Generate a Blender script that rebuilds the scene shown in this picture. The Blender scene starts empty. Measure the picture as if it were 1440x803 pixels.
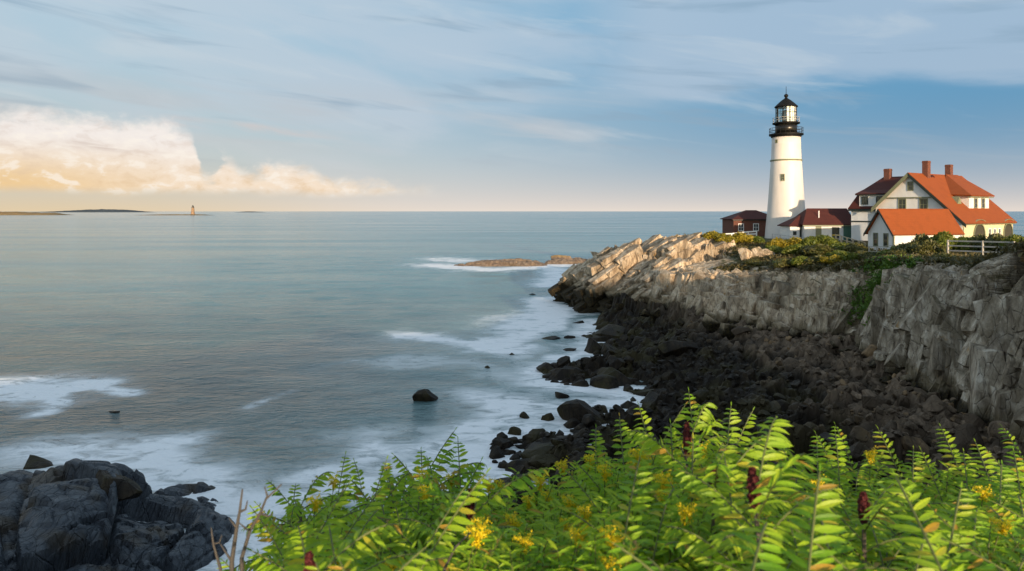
import bpy, math, random
import numpy as np
from mathutils import Vector, Matrix
from mathutils.bvhtree import BVHTree
random.seed(7)
C = bpy.context.scene.collection
PI = math.pi
# ------------------------------------------------------------ camera, sky, sun, exposure
H = 14.6; F = 960.0; HX = 720.0; HY = 297.0          # eye height, focal length and horizon of the 1440 px photograph
SUN_EL = math.radians(8.8)
SUN_AZ = math.atan2(0.27, -0.963)                      # from +Y towards +X
SUN_STRENGTH = 2.5; SKY_STRENGTH = 0.15; EXPOSURE = 1.25
scn = bpy.context.scene
cam_d = bpy.data.cameras.new('camera'); cam = bpy.data.objects.new('camera', cam_d); C.objects.link(cam)
cam.location = (0, 0, H); cam.rotation_euler = (PI/2, 0, 0)
cam_d.sensor_width = 36; cam_d.lens = 24; cam_d.shift_y = -(401.5-HY)/1440
cam_d.clip_start = 0.1; cam_d.clip_end = 120000
cam_d.dof.use_dof = True; cam_d.dof.focus_distance = 70; cam_d.dof.aperture_fstop = 2.8
scn.camera = cam
scn.view_settings.view_transform = 'Standard'; scn.view_settings.look = 'None'
scn.view_settings.gamma = 1; scn.view_settings.use_curve_mapping = False
scn.view_settings.exposure = EXPOSURE

class NT:
    """small helper round a node tree"""
    def __init__(s, nt): s.nt = nt; s.n = nt.nodes; s.l = nt.links
    def put(s, sock, v):
        if isinstance(v, bpy.types.NodeSocket): s.l.new(v, sock)
        elif v is not None:
            try: sock.default_value = v
            except Exception: sock.default_value = (*v, 1) if len(v) == 3 else v
    def node(s, t, ins=None, **kw):
        n = s.n.new(t)
        for k, v in kw.items(): setattr(n, k, v)
        for k, v in (ins or {}).items(): s.put(n.inputs[k], v)
        return n
    def m(s, op, a, b=None, c=None, clamp=False):
        n = s.n.new('ShaderNodeMath'); n.operation = op; n.use_clamp = clamp
        for i, v in enumerate((a, b, c)):
            if v is not None: s.put(n.inputs[i], v)
        return n.outputs[0]
    def vm(s, op, a, b=None):
        n = s.n.new('ShaderNodeVectorMath'); n.operation = op
        s.put(n.inputs[0], a)
        if b is not None: s.put(n.inputs[3 if op == 'SCALE' else 1], b)
        return n.outputs[0]
    def mix(s, f, a, b, bt='MIX'):
        n = s.n.new('ShaderNodeMix'); n.data_type = 'RGBA'; n.blend_type = bt
        s.put(n.inputs[0], f); s.put(n.inputs[6], a); s.put(n.inputs[7], b)
        return n.outputs[2]
    def ss(s, v, a, b, lo=0, hi=1):
        n = s.n.new('ShaderNodeMapRange'); n.interpolation_type = 'SMOOTHSTEP'
        for i, q in enumerate((v, a, b, lo, hi)): s.put(n.inputs[i], q)
        return n.outputs[0]
    def noise(s, vec, scale, detail=4, rough=.55, dist=0.0, col=False):
        n = s.node('ShaderNodeTexNoise', {'Vector': vec, 'Scale': scale, 'Detail': detail, 'Roughness': rough, 'Distortion': dist})
        return n.outputs[1 if col else 0]
    def mapv(s, vec, loc=(0,0,0), rot=(0,0,0), sc=(1,1,1)):
        n = s.node('ShaderNodeMapping', {'Vector': vec, 'Location': loc, 'Rotation': rot, 'Scale': sc})
        return n.outputs[0]
    def ramp(s, f, pts, interp='LINEAR'):
        n = s.n.new('ShaderNodeValToRGB'); n.color_ramp.interpolation = interp
        e = n.color_ramp.elements
        while len(e) < len(pts): e.new(0.5)
        for i, (p, c) in enumerate(pts):
            e[i].position = p; e[i].color = (*c, 1) if len(c) == 3 else c
        s.put(n.inputs[0], f)
        return n.outputs[0]
    def comb(s, x, y, z):
        return s.node('ShaderNodeCombineXYZ', {0: x, 1: y, 2: z}).outputs[0]

def lin(r, g, b):
    f = lambda c: (c/255/12.92) if c/255 <= .04045 else ((c/255+.055)/1.055)**2.4
    return (f(r), f(g), f(b))

def build_world():
    w = bpy.data.worlds.new('World'); scn.world = w; w.use_nodes = True
    t = NT(w.node_tree); t.n.clear()
    K = 1/(SKY_STRENGTH*2**EXPOSURE)
    col = lambda r, g, b, k=1.0: tuple(c*K*k for c in lin(r, g, b))
    d = t.vm('NORMALIZE', t.node('ShaderNodeTexCoord').outputs['Generated'])
    sx = t.node('ShaderNodeSeparateXYZ', {0: d}); x, y, z = sx.outputs
    az = t.m('ARCTAN2', x, y)
    hr = t.m('SQRT', t.m('ADD', t.m('MULTIPLY', x, x), t.m('ADD', t.m('MULTIPLY', y, y), 1e-5)))
    el = t.m('DIVIDE', z, hr)
    elp = t.m('MAXIMUM', el, 0.0)
    sky = t.node('ShaderNodeTexSky', sky_type='NISHITA', sun_disc=False, sun_elevation=SUN_EL,
                 sun_rotation=SUN_AZ, altitude=10, air_density=1.0, dust_density=1.2, ozone_density=2.0).outputs[0]
    front = t.ss(y, -0.2, 0.3)
    # clear-air blue deepens to the right, pale to the left
    base = t.mix(t.ss(az, -0.55, 0.62), col(168, 193, 207), col(64, 136, 180))
    base = t.mix(t.ss(elp, 0.08, 0.30), base, t.mix(t.ss(az, -.6, .55), col(172, 198, 214), col(98, 158, 196)))
    c = t.mix(t.m('MULTIPLY', front, 0.95), sky, base)
    # cloud-deck coordinates: directions projected on a high plane
    zz = t.m('ADD', elp, 0.10)
    pl = t.comb(t.m('DIVIDE', az, zz), t.m('DIVIDE', 1.0, zz), 0.0)
    # broad soft veil of high cloud
    q = t.comb(t.m('MULTIPLY', az, 2.6), t.m('ADD', t.m('MULTIPLY', el, 8.0), t.m('MULTIPLY', az, 1.2)), 1.7)
    n1 = t.noise(q, 1.15, 6, .52, .35)
    veil_bias = t.ss(elp, 0.05, 0.22, -0.10, 0.10)
    veil_bias = t.m('ADD', veil_bias, t.ss(az, -0.3, 0.25, 0.06, -0.10))
    veil = t.ss(t.m('ADD', n1, veil_bias), 0.40, 0.70)
    veil = t.m('MAXIMUM', veil, t.m('MULTIPLY', t.m('MULTIPLY', t.ss(t.m('ADD', el, t.m('MULTIPLY', t.m('SUBTRACT', n1, .5), .16)), .135, .185), t.ss(az, .05, .22)), .95))
    clear = t.m('MULTIPLY', t.m('MULTIPLY', t.ss(az, .1, .3), t.ss(t.m('ADD', el, t.m('MULTIPLY', t.m('SUBTRACT', n1, .5), .16)), .17, .14)), t.ss(el, .06, .10))
    veil = t.m('MULTIPLY', veil, t.m('SUBTRACT', 1.0, t.m('MULTIPLY', clear, .85)))
    veilc = t.mix(t.ss(az, -.6, .5), col(188, 205, 219), col(174, 194, 214))
    c = t.mix(t.m('MULTIPLY', veil, 0.78), c, veilc)
    # a band of grey-mauve stratus
    q2 = t.comb(t.m('MULTIPLY', az, 3.0), t.m('ADD', t.m('MULTIPLY', el, 26.0), t.m('MULTIPLY', az, 2.4)), 3.7)
    n2 = t.noise(q2, 1.0, 5, .5, .3)
    band = t.m('MULTIPLY', t.m('MULTIPLY', t.ss(elp, 0.07, 0.11), t.ss(elp, 0.20, 0.13)), t.ss(az, .28, .0))
    c = t.mix(t.m('MULTIPLY', t.m('MULTIPLY', t.ss(n2, 0.42, 0.62), band), 0.8), c, col(184, 194, 204))
    # bright wisps and thin dark streaks
    q3 = t.comb(t.m('MULTIPLY', az, 4.5), t.m('ADD', t.m('MULTIPLY', el, 26.0), t.m('MULTIPLY', az, 4.5)), 9.1)
    n3 = t.noise(q3, 1.0, 5, .55, .5)
    c = t.mix(t.m('MULTIPLY', t.m('MULTIPLY', t.ss(n3, 0.50, 0.72), t.ss(elp, .05, .13)), 0.42), c, col(200, 212, 221))
    q4 = t.comb(t.m('MULTIPLY', az, 4.5), t.m('ADD', t.m('MULTIPLY', el, 42.0), t.m('MULTIPLY', az, 4.5)), 21.3)
    n4 = t.noise(q4, 1.0, 4, .5, .4)
    c = t.mix(t.m('MULTIPLY', t.m('MULTIPLY', t.ss(n4, 0.55, 0.76), t.ss(elp, .04, .10)), 0.6), c, col(132, 163, 187))
    # pale warm haze along the horizon
    hz = t.m('EXPONENT', t.m('MULTIPLY', elp, t.ss(az, -.1, .4, -15.0, -19.0)))
    hzc = t.mix(t.ss(az, -0.62, -0.05), col(228, 205, 168), col(233, 220, 208))
    c = t.mix(t.m('MULTIPLY', t.m('MULTIPLY', hz, 0.97), front), c, hzc)
    # cumulus bank low in the left of the view
    fc = t.n.new('ShaderNodeFloatCurve'); cv = fc.mapping.curves[0]
    pts = [(-70, .10), (-45, .11), (-36.9, .116), (-32.9, .119), (-28.4, .116), (-26.1, .113), (-24.9, .088), (-23.9, .048),
           (-22.8, .072), (-21.3, .056), (-19, .067), (-16.6, .062), (-15.2, .046), (-12.6, .042), (-9.8, .038), (-6, .030), (0, .0)]
    px_ = [((a+70)/70, v/.15) for a, v in pts]
    cv.points[0].location = px_[0]; cv.points[1].location = px_[-1]
    for p in px_[1:-1]: cv.points.new(*p)
    fc.mapping.update()
    azd = t.comb(t.m('MULTIPLY', az, 1.0), t.m('MULTIPLY', el, 1.5), 0.0)
    nb = t.noise(azd, 26.0, 6, .6, .2); nbb = t.noise(azd, 9.0, 3, .5, .0)
    azn = t.m('ADD', az, t.m('MULTIPLY', t.m('SUBTRACT', nb, .5), .03))
    t.put(fc.inputs[1], t.m('ADD', t.m('DIVIDE', azn, math.radians(70)), 1.0))
    top = t.m('MULTIPLY', fc.outputs[0], 0.15)
    top = t.m('ADD', top, t.m('MULTIPLY', t.m('SUBTRACT', nb, .5), .052))
    edge = t.m('SUBTRACT', top, el)
    cm = t.m('MULTIPLY', t.ss(edge, -0.010, 0.018), t.ss(t.m('ADD', el, t.m('MULTIPLY', t.m('SUBTRACT', nbb, .5), .02)), 0.018, 0.034))
    cm = t.m('MULTIPLY', cm, t.m('MULTIPLY', t.ss(az, -1.6, -1.1), t.ss(az, -.06, -.26)))
    bil = t.noise(t.comb(az, t.m('MULTIPLY', el, 1.9), 4.0), 32.0, 8, .60, .25)
    cc = t.mix(t.ss(el, 0.03, 0.10), t.mix(t.ss(az, -.66, -.40), col(240, 204, 150), col(247, 226, 202)), col(246, 238, 232))
    cc = t.mix(t.m('MULTIPLY', t.ss(bil, .50, .34), .6), cc, t.mix(t.ss(el, .03, .10), col(230, 198, 158), col(228, 214, 205)))
    cc = t.mix(t.m('MULTIPLY', t.ss(bil, .50, .64), .65), cc, col(255, 246, 234))
    c = t.mix(t.m('MULTIPLY', cm, .96), c, cc)
    pk = t.m('MULTIPLY', t.m('MULTIPLY', t.ss(t.m('ADD', el, t.m('MULTIPLY', az, .05)), .086, .094), t.ss(t.m('ADD', el, t.m('MULTIPLY', az, .05)), .106, .098)), t.m('MULTIPLY', t.ss(az, -.52, -.42), t.ss(az, -.20, -.32)))
    c = t.mix(t.m('MULTIPLY', t.m('MULTIPLY', pk, t.ss(n3, .35, .6)), .65), c, col(216, 200, 194))
    # two grey scarves across the cumulus
    scf = t.m('MULTIPLY', t.m('MULTIPLY', t.ss(n4, 0.50, 0.62), t.m('MULTIPLY', t.ss(el, .072, .082), t.ss(el, .104, .09))), t.m('MULTIPLY', t.ss(az, -.60, -.54), t.ss(az, -.41, -.47)))
    c = t.mix(t.m('MULTIPLY', scf, .7), c, col(196, 176, 166))
    bg = t.node('ShaderNodeBackground', {'Color': c, 'Strength': SKY_STRENGTH})
    t.l.new(bg.outputs[0], t.node('ShaderNodeOutputWorld').inputs[0])
build_world()
sun_d = bpy.data.lights.new('sun', 'SUN'); sun = bpy.data.objects.new('sun', sun_d); C.objects.link(sun)
sun_d.energy = SUN_STRENGTH; sun_d.angle = math.radians(0.6); sun_d.color = (1.0, 0.76, 0.52)
S = Vector((math.sin(SUN_AZ)*math.cos(SUN_EL), math.cos(SUN_AZ)*math.cos(SUN_EL), math.sin(SUN_EL)))
sun.rotation_euler = S.to_track_quat('Z', 'Y').to_euler()

# ------------------------------------------------------------ helpers
def P(x, y, Y): return Vector(((x-HX)/F*Y, Y, H-(y-HY)/F*Y))
def G(x, y, z=0.0):
    Y = (H-z)*F/(y-HY); return Vector(((x-HX)/F*Y, Y, z))

def hsh(ix, iy, iz, seed):
    h = (ix.astype(np.int64)*73856093) ^ (iy.astype(np.int64)*19349663) ^ (iz.astype(np.int64)*83492791) ^ (seed*2654435761)
    h &= 0xffffffff
    h = ((h ^ (h >> 16))*0x45d9f3b) & 0xffffffff
    h = ((h ^ (h >> 16))*0x45d9f3b) & 0xffffffff
    return h ^ (h >> 16)
def rnd(h, k): return ((((h*(2*k+1)+k*7919) & 0xffffffff)*2246822519 & 0xffffffff) >> 8)/float(1 << 24)
def vnoise(p, seed=0):
    b = np.floor(p); f = p-b; f = f*f*(3-2*f); r = 0
    for i in (0, 1):
        for j in (0, 1):
            for k in (0, 1):
                w = (f[:,0] if i else 1-f[:,0])*(f[:,1] if j else 1-f[:,1])*(f[:,2] if k else 1-f[:,2])
                r = r+w*rnd(hsh(b[:,0]+i, b[:,1]+j, b[:,2]+k, seed), 1)
    return r
def fbm(p, seed=0, o=4):
    r = 0; a = .5; s = 0
    for i in range(o):
        r = r+a*vnoise(p*2.03**i+i*17.3, seed+i); s += a; a *= .5
    return r/s
def worley(p, seed=0):
    b = np.floor(p); n = len(p)
    f1 = np.full(n, 9.); f2 = np.full(n, 9.); hid = np.zeros(n, np.int64); vec = np.zeros((n, 3))
    for i in (-1, 0, 1):
        for j in (-1, 0, 1):
            for k in (-1, 0, 1):
                c = b+np.array((i, j, k)); h = hsh(c[:,0], c[:,1], c[:,2], seed)
                q = c+np.stack([rnd(h, 2), rnd(h, 3), rnd(h, 4)], 1); v = p-q
                d = np.sqrt((v*v).sum(1))
                m = d < f1
                f2 = np.where(m, f1, np.minimum(f2, d)); f1 = np.where(m, d, f1)
                hid = np.where(m, h, hid); vec[m] = v[m]
    return f1, f2, hid, vec
def blocks(p, seed, tilt=.7, crev=.35, cw=.10):
    """faceted-block displacement in about -1..1"""
    f1, f2, h, v = worley(p, seed)
    g = np.stack([rnd(h, 6), rnd(h, 7), rnd(h, 8)], 1)-.5
    return (rnd(h, 5)-.5)+tilt*(g*v).sum(1)*2-crev*np.exp(-((f2-f1)/cw)**2)

def mesh_from(name, v, f, smooth=False):
    me = bpy.data.meshes.new(name)
    v = np.asarray(v, np.float32).reshape(-1, 3)
    if isinstance(f, np.ndarray):
        n, k = f.shape
        me.vertices.add(len(v)); me.vertices.foreach_set('co', v.ravel())
        me.loops.add(n*k); me.loops.foreach_set('vertex_index', f.astype(np.int32).ravel())
        me.polygons.add(n); me.polygons.foreach_set('loop_start', np.arange(0, n*k, k, dtype=np.int32))
        me.update(calc_edges=True)
    else:
        me.from_pydata(v.tolist(), [], f); me.update()
    me.polygons.foreach_set('use_smooth', np.full(len(me.polygons), smooth, bool)); me.update()
    return me
def grid_faces(nu, nv):
    i = np.arange(nu-1)[:, None]*nv+np.arange(nv-1)[None]
    return np.stack([i, i+nv, i+nv+1, i+1], -1).reshape(-1, 4)
def put_attr(me, name, vals):
    a = me.attributes.new(name, 'FLOAT', 'POINT'); a.data.foreach_set('value', np.asarray(vals, np.float32))

class MB:
    def __init__(s): s.v = []; s.f = []
    def add(s, v, f):
        o = len(s.v); s.v += [tuple(q) for q in v]; s.f += [tuple(i+o for i in q) for q in f]; return s
    def box(s, x0, x1, y0, y1, z0, z1):
        v = [(x0,y0,z0),(x1,y0,z0),(x1,y1,z0),(x0,y1,z0),(x0,y0,z1),(x1,y0,z1),(x1,y1,z1),(x0,y1,z1)]
        return s.add(v, [(0,3,2,1),(4,5,6,7),(0,1,5,4),(1,2,6,5),(2,3,7,6),(3,0,4,7)])
    def prism(s, prof, off):
        """prof: list of 3D points (planar), extruded by vector off"""
        n = len(prof); a = [Vector(q) for q in prof]; b = [q+Vector(off) for q in a]
        return s.add(a+b, [tuple(range(n))[::-1], tuple(range(n, 2*n))]+[(i, (i+1) % n, (i+1) % n+n, i+n) for i in range(n)])
    def bar(s, a, b, w, h=None):
        h = h or w; a = Vector(a); b = Vector(b); d = (b-a).normalized()
        up = Vector((0,0,1)) if abs(d.z) < .95 else Vector((0,1,0))
        sd = d.cross(up).normalized()*w/2; u = sd.cross(d).normalized()*h/2
        return s.prism([a-sd-u, a+sd-u, a+sd+u, a-sd+u], b-a)
    def tube(s, pts, rad, n=6):
        pts = [Vector(q) for q in pts]; rad = rad if isinstance(rad, (list, tuple)) else [rad]*len(pts)
        vs = []; k = len(pts); sd = None
        for i, q in enumerate(pts):
            d = (pts[min(i+1, k-1)]-pts[max(i-1, 0)]).normalized()
            if sd is None: sd = d.cross(Vector((0,0,1)) if abs(d.z) < .9 else Vector((1,0,0))).normalized()
            sd = (sd-d*sd.dot(d)).normalized(); u = d.cross(sd)
            vs += [q+(sd*math.cos(2*PI*j/n)+u*math.sin(2*PI*j/n))*rad[i] for j in range(n)]
        fs = [(i*n+j, i*n+(j+1) % n, (i+1)*n+(j+1) % n, (i+1)*n+j) for i in range(k-1) for j in range(n)]
        return s.add(vs, fs+[tuple(range(n))[::-1], tuple(range((k-1)*n, k*n))])
    def lathe(s, prof, n=32, c=(0,0,0), cap=True):
        k = len(prof)
        vs = [(c[0]+r*math.cos(2*PI*j/n), c[1]+r*math.sin(2*PI*j/n), c[2]+z) for r, z in prof for j in range(n)]
        fs = [(i*n+j, i*n+(j+1) % n, (i+1)*n+(j+1) % n, (i+1)*n+j) for i in range(k-1) for j in range(n)]
        if cap: fs += [tuple(range(n))[::-1], tuple(range((k-1)*n, k*n))]
        return s.add(vs, fs)
    def slab(s, quad, th):
        """sheet of 3-4 points thickened downwards along its normal"""
        q = [Vector(p) for p in quad]; nm = (q[1]-q[0]).cross(q[2]-q[0]).normalized()
        if nm.z < 0: nm = -nm
        return s.prism([p-nm*th for p in q], nm*th)
    def build(s, name, m, parent=None, smooth=False, label=None, kind=None):
        me = mesh_from(name, s.v, s.f, smooth)
        import bmesh
        bm = bmesh.new(); bm.from_mesh(me); bmesh.ops.recalc_face_normals(bm, faces=bm.faces); bm.to_mesh(me); bm.free()
        return link(name, me, m, parent, label, kind)
def link(name, me, m, parent=None, label=None, kind=None):
    if m is not None and not me.materials: me.materials.append(m)
    o = bpy.data.objects.new(name, me); C.objects.link(o)
    if parent is not None: o.parent = parent
    if label: o['label'] = label
    if kind: o['kind'] = kind
    return o
def tag(o, label, cat, group=None):
    o['label'] = label; o['category'] = cat
    if group: o['group'] = group
    return o
def empty(name, loc, rz=0, label=None, cat=None, group=None):
    o = bpy.data.objects.new(name, None); C.objects.link(o); o.location = loc; o.rotation_euler = (0, 0, rz)
    o.empty_display_size = .3
    if label: tag(o, label, cat, group)
    return o
def kids(o): return [c for c in bpy.data.objects if c.parent == o]
CH = {}
def dup(o, chs):
    c = o.copy(); C.objects.link(c)
    for k in chs:
        d = k.copy(); C.objects.link(d); d.parent = c
    return c

# ------------------------------------------------------------ materials
def mat(name):
    m = bpy.data.materials.new(name); m.use_nodes = True
    t = NT(m.node_tree); t.n.clear()
    out = t.node('ShaderNodeOutputMaterial')
    return m, t, out
def bsdf(t, out, col, rough=.6, bump=None, bs=.3, bd=.05, spec=.4, metal=0.0):
    b = t.node('ShaderNodeBsdfPrincipled', {'Base Color': col, 'Roughness': rough, 'Metallic': metal, 'Specular IOR Level': spec})
    if bump is not None:
        t.l.new(t.node('ShaderNodeBump', {'Height': bump, 'Strength': bs, 'Distance': bd}).outputs[0], b.inputs['Normal'])
    t.l.new(b.outputs[0], out.inputs[0]); return b
def paint(name, c, rough=.55, var=.12, sc=3.0, spec=.4, metal=0.0, board=None):
    m, t, out = mat(name)
    p = t.node('ShaderNodeTexCoord').outputs['Object']
    n = t.noise(t.mapv(p, sc=(1, 1, .35)), sc, 5, .6)
    col = t.mix(t.m('MULTIPLY', t.ss(n, .38, .7), var), (*c, 1), (*[q*.55 for q in c], 1))
    bump = None
    if board:
        sep = t.node('ShaderNodeSeparateXYZ', {0: p})
        fr = t.m('FRACT', t.m('MULTIPLY', sep.outputs[2], 1/board))
        bump = fr
    bsdf(t, out, col, rough, bump, .5, .02, spec, metal); return m
M = {}
M['white'] = paint('white_clapboard', (.72, .72, .70), .5, .22, 1.4, board=.16)
M['tower'] = paint('white_tower_paint', (.66, .62, .57), .45, .22, .9)
M['trim_green'] = paint('dark_green_trim', (.016, .026, .022), .5)
M['trim_olive'] = paint('olive_trim', (.18, .19, .11), .5)
M['trim_white'] = paint('white_trim', (.76, .75, .72), .5)
M['cream'] = paint('cream_wall', (.62, .56, .36), .55, board=.2)
M['green_wall'] = paint('green_door_paint', (.07, .15, .11), .5)
M['black'] = paint('black_metal', (.010, .010, .009), .30, .2, 3, .5)
M['rail_metal'] = paint('grey_rail_metal', (.35, .35, .34), .45)
M['lantern_metal'] = paint('lantern_metal', (.16, .12, .08), .5)
M['wood_grey'] = paint('weathered_wood', (.42, .39, .34), .7, .35, 2.5)
M['wood_pale'] = paint('pale_wood', (.52, .42, .28), .65, .3, 2.5)
M['yellow'] = paint('yellow_paint', (.65, .42, .02), .5)
M['dark_box'] = paint('dark_box_paint', (.04, .04, .045), .6)
M['dark_in'] = paint('dark_recess', (.05, .045, .03), .8)
M['bark'] = paint('bark', (.12, .095, .07), .85, .5, 18)
M['twig'] = paint('bare_twig', (.075, .068, .06), .8, .5, 22)
M['stone_tower'] = paint('granite_tower', (.27, .17, .10), .7)
M['black_matt'] = paint('matt_black_metal', (.007, .007, .007), .6, .2, 3, .15)
def roof_mat(name, c1, c2):
    m, t, out = mat(name)
    p = t.node('ShaderNodeTexCoord').outputs['Object']
    br = t.node('ShaderNodeTexBrick', {'Vector': t.mapv(p, rot=(0,0,0)), 'Scale': 1.0, 'Mortar Size': .0, 'Color1': (*c1, 1), 'Color2': (*c2, 1), 'Brick Width': .4, 'Row Height': .22})
    sep = t.node('ShaderNodeSeparateXYZ', {0: p})
    n = t.noise(p, 1.1, 5, .6)
    nn = t.noise(p, 9, 3, .6)
    col = t.mix(nn, (*c1, 1), (*c2, 1))
    col = t.mix(t.m('MULTIPLY', t.ss(n, .45, .7), .35), col, (*[q*.6 for q in c1], 1))
    row = t.m('FRACT', t.m('MULTIPLY', sep.outputs[2], 5.0))
    bsdf(t, out, col, .75, row, .6, .03, .25); return m
M['roof'] = roof_mat('red_roof_shingle', (.29, .072, .013), (.21, .050, .012))
M['roof_dark_shaded'] = roof_mat('dark_shaded_red_roof_shingle', (.085, .022, .015), (.06, .016, .012))  # red roofs of wing and passage, their shade put into the colour
def brick_mat():
    m, t, out = mat('red_brick')
    p = t.node('ShaderNodeTexCoord').outputs['Object']
    sep = t.node('ShaderNodeSeparateXYZ', {0: p})
    uv = t.comb(t.m('ADD', sep.outputs[0], sep.outputs[1]), sep.outputs[2], 0.0)
    br = t.node('ShaderNodeTexBrick', {'Vector': uv, 'Scale': 1.0, 'Mortar Size': .012, 'Color1': (.15, .042, .025, 1), 'Color2': (.10, .030, .019, 1), 'Mortar': (.16, .10, .075, 1), 'Brick Width': .24, 'Row Height': .08})
    bsdf(t, out, br.outputs[0], .8, br.outputs[1], -.3, .01, .2); return m
M['brick'] = brick_mat()
def glass_mat():
    m, t, out = mat('window_glass')
    bsdf(t, out, (.03, .035, .035, 1), .06, spec=.8); return m
M['glass'] = glass_mat()
M['lens'] = paint('green_glass_lens', (.03, .07, .07), .15)
def lantern_glass():
    m, t, out = mat('lantern_glass')
    g = t.node('ShaderNodeBsdfGlossy', {'Color': (.9, .95, .9, 1), 'Roughness': .08}); tr = t.node('ShaderNodeBsdfTransparent', {'Color': (.9, .95, .92, 1)})
    mx = t.node('ShaderNodeMixShader', {0: .07}); t.l.new(tr.outputs[0], mx.inputs[1]); t.l.new(g.outputs[0], mx.inputs[2]); t.l.new(mx.outputs[0], out.inputs[0]); return m
M['lantern_glass'] = lantern_glass()

def rock_mat(name, kind):
    m, t, out = mat(name)
    geo = t.node('ShaderNodeNewGeometry'); p = geo.outputs['Position']
    sp = t.node('ShaderNodeSeparateXYZ', {0: p}); X, Y, Z = sp.outputs
    ps = t.mapv(p, rot=(.0, math.radians(22), math.radians(-35)), sc=(1.5, 1.0, .55))   # steep strata
    n1 = t.noise(ps, 1.1, 7, .62, .4); n2 = t.noise(p, .35, 4, .5); n3 = t.noise(p, 6.0, 5, .65); n4 = t.noise(ps, 4.5, 5, .6, .3)
    vor = t.node('ShaderNodeTexVoronoi', {'Vector': ps, 'Scale': 1.3}, feature='DISTANCE_TO_EDGE').outputs[0]
    vor2 = t.node('ShaderNodeTexVoronoi', {'Vector': t.mapv(p, rot=(.3, .5, .2), sc=(1, 1, .6)), 'Scale': 3.1}, feature='DISTANCE_TO_EDGE').outputs[0]
    height = t.m('ADD', t.m('MULTIPLY', n4, .6), t.m('MULTIPLY', n3, .35))
    height = t.m('ADD', height, t.m('MULTIPLY', t.ss(vor, 0, .05), .5))
    height = t.m('ADD', height, t.m('MULTIPLY', t.ss(vor2, 0, .04), .22))
    oi = t.m('FRACT', t.m('ADD', t.m('MULTIPLY', t.node('ShaderNodeObjectInfo').outputs['Random'], 7.3), t.m('MULTIPLY', geo.outputs['Random Per Island'], 3.7)))
    if kind == 'cliff':
        tan = t.ramp(n1, [(.30, (.15, .105, .065)), (.42, (.40, .30, .195)), (.56, (.60, .475, .33)), (.72, (.70, .60, .46))])
        gry = t.ramp(n1, [(.30, (.07, .052, .034)), (.42, (.25, .20, .14)), (.55, (.46, .385, .29)), (.68, (.72, .64, .52))])
        col = t.mix(t.ss(Y, 52, 70), gry, tan)
        col = t.mix(t.m('MULTIPLY', t.ss(n4, .5, .68), .45), col, (.15, .115, .085, 1))
        nz_ = t.node('ShaderNodeSeparateXYZ', {0: geo.outputs['Normal']}).outputs[2]
        ms = t.m('MULTIPLY', t.m('MULTIPLY', t.ss(nz_, .35, .75), t.ss(t.noise(p, .55, 5, .65), .44, .56)), t.m('MULTIPLY', t.ss(Z, 4.2, 5.4), t.ss(X, 24, 29)))
        col = t.mix(t.m('MULTIPLY', ms, .85), col, t.mix(n3, (.05, .045, .014, 1), (.13, .10, .03, 1)))
        big = t.ss(t.noise(t.mapv(p, sc=(1, 1, .45)), .28, 5, .62, .5), .46, .62)
        col = t.mix(t.m('MULTIPLY', big, .72), col, t.mix(n3, (.07, .055, .035, 1), (.22, .17, .11, 1)))
        gr = t.noise(p, 14.0, 3, .7)
        col = t.mix(t.m('MULTIPLY', t.ss(gr, .55, .75), .45), col, (.05, .04, .03, 1))
        stn = t.ss(t.noise(t.mapv(p, sc=(1, 1, .22)), .9, 5, .6), .52, .66)
        col = t.mix(t.m('MULTIPLY', stn, .45), col, (.085, .065, .05, 1))
        li = t.m('MULTIPLY', t.ss(t.noise(p, .8, 6, .7, .3), .60, .68), t.ss(Z, 3.2, 5))
        col = t.mix(t.m('MULTIPLY', li, .7), col, (.36, .20, .05, 1))
        pl = t.ss(t.noise(ps, 2.6, 4, .6), .66, .74)
        col = t.mix(t.m('MULTIPLY', pl, .5), col, (.58, .56, .50, 1))
        ck = t.ss(vor, .03, .006)
        col = t.mix(t.m('MULTIPLY', ck, t.ss(n4, .42, .62, .0, .6)), col, (.035, .028, .020, 1))
        zz = t.m('ADD', Z, t.m('MULTIPLY', t.m('SUBTRACT', t.noise(p, .5, 5, .6), .5), 3.0))
        zz = t.m('ADD', zz, t.ss(Y, 88, 104, 0, .2))
        col = t.mix(t.m('MULTIPLY', t.ss(zz, 4.4, 3.6), .55), col, (.10, .075, .03, 1))
        col = t.mix(t.ss(zz, 3.7, 3.0), col, t.mix(t.ss(n3, .4, .62), (.016, .013, .009, 1), (.05, .036, .013, 1)))
        g = t.node('ShaderNodeAttribute', attribute_name='soil').outputs['Fac']
        gm = t.ss(t.m('ADD', g, t.m('MULTIPLY', t.m('SUBTRACT', t.noise(p, 1.3, 5, .6), .5), .9)), .42, .58)
        soil = t.ramp(t.noise(p, 2.2, 6, .65), [(.3, (.035, .032, .012)), (.5, (.075, .075, .022)), (.7, (.12, .10, .04))])
        col = t.mix(gm, col, soil)
        bsdf(t, out, col, .85, height, .9, .10, .2)
    elif kind == 'weed':
        base = t.ramp(n1, [(.3, (.007, .005, .003)), (.5, (.018, .013, .008)), (.7, (.042, .030, .016))])
        col = t.mix(t.m('MULTIPLY', t.ss(n2, .48, .62), .5), base, (.05, .042, .012, 1))
        col = t.mix(t.m('MULTIPLY', t.ss(n3, .6, .75), .35), col, (.09, .065, .03, 1))
        dry = t.m('MULTIPLY', t.ss(t.m('ADD', Z, t.m('MULTIPLY', n2, 2.2)), 2.8, 3.9), t.ss(t.m('ADD', X, t.m('MULTIPLY', n2, 4)), 16, 26))
        dc = t.mix(oi, (.06, .042, .028, 1), (.40, .29, .195, 1))
        dc = t.mix(t.ss(oi, .72, .8), dc, (.26, .17, .09, 1))
        col = t.mix(dry, col, t.mix(t.ss(n1, .35, .65), dc, (.085, .062, .042, 1)))
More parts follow.
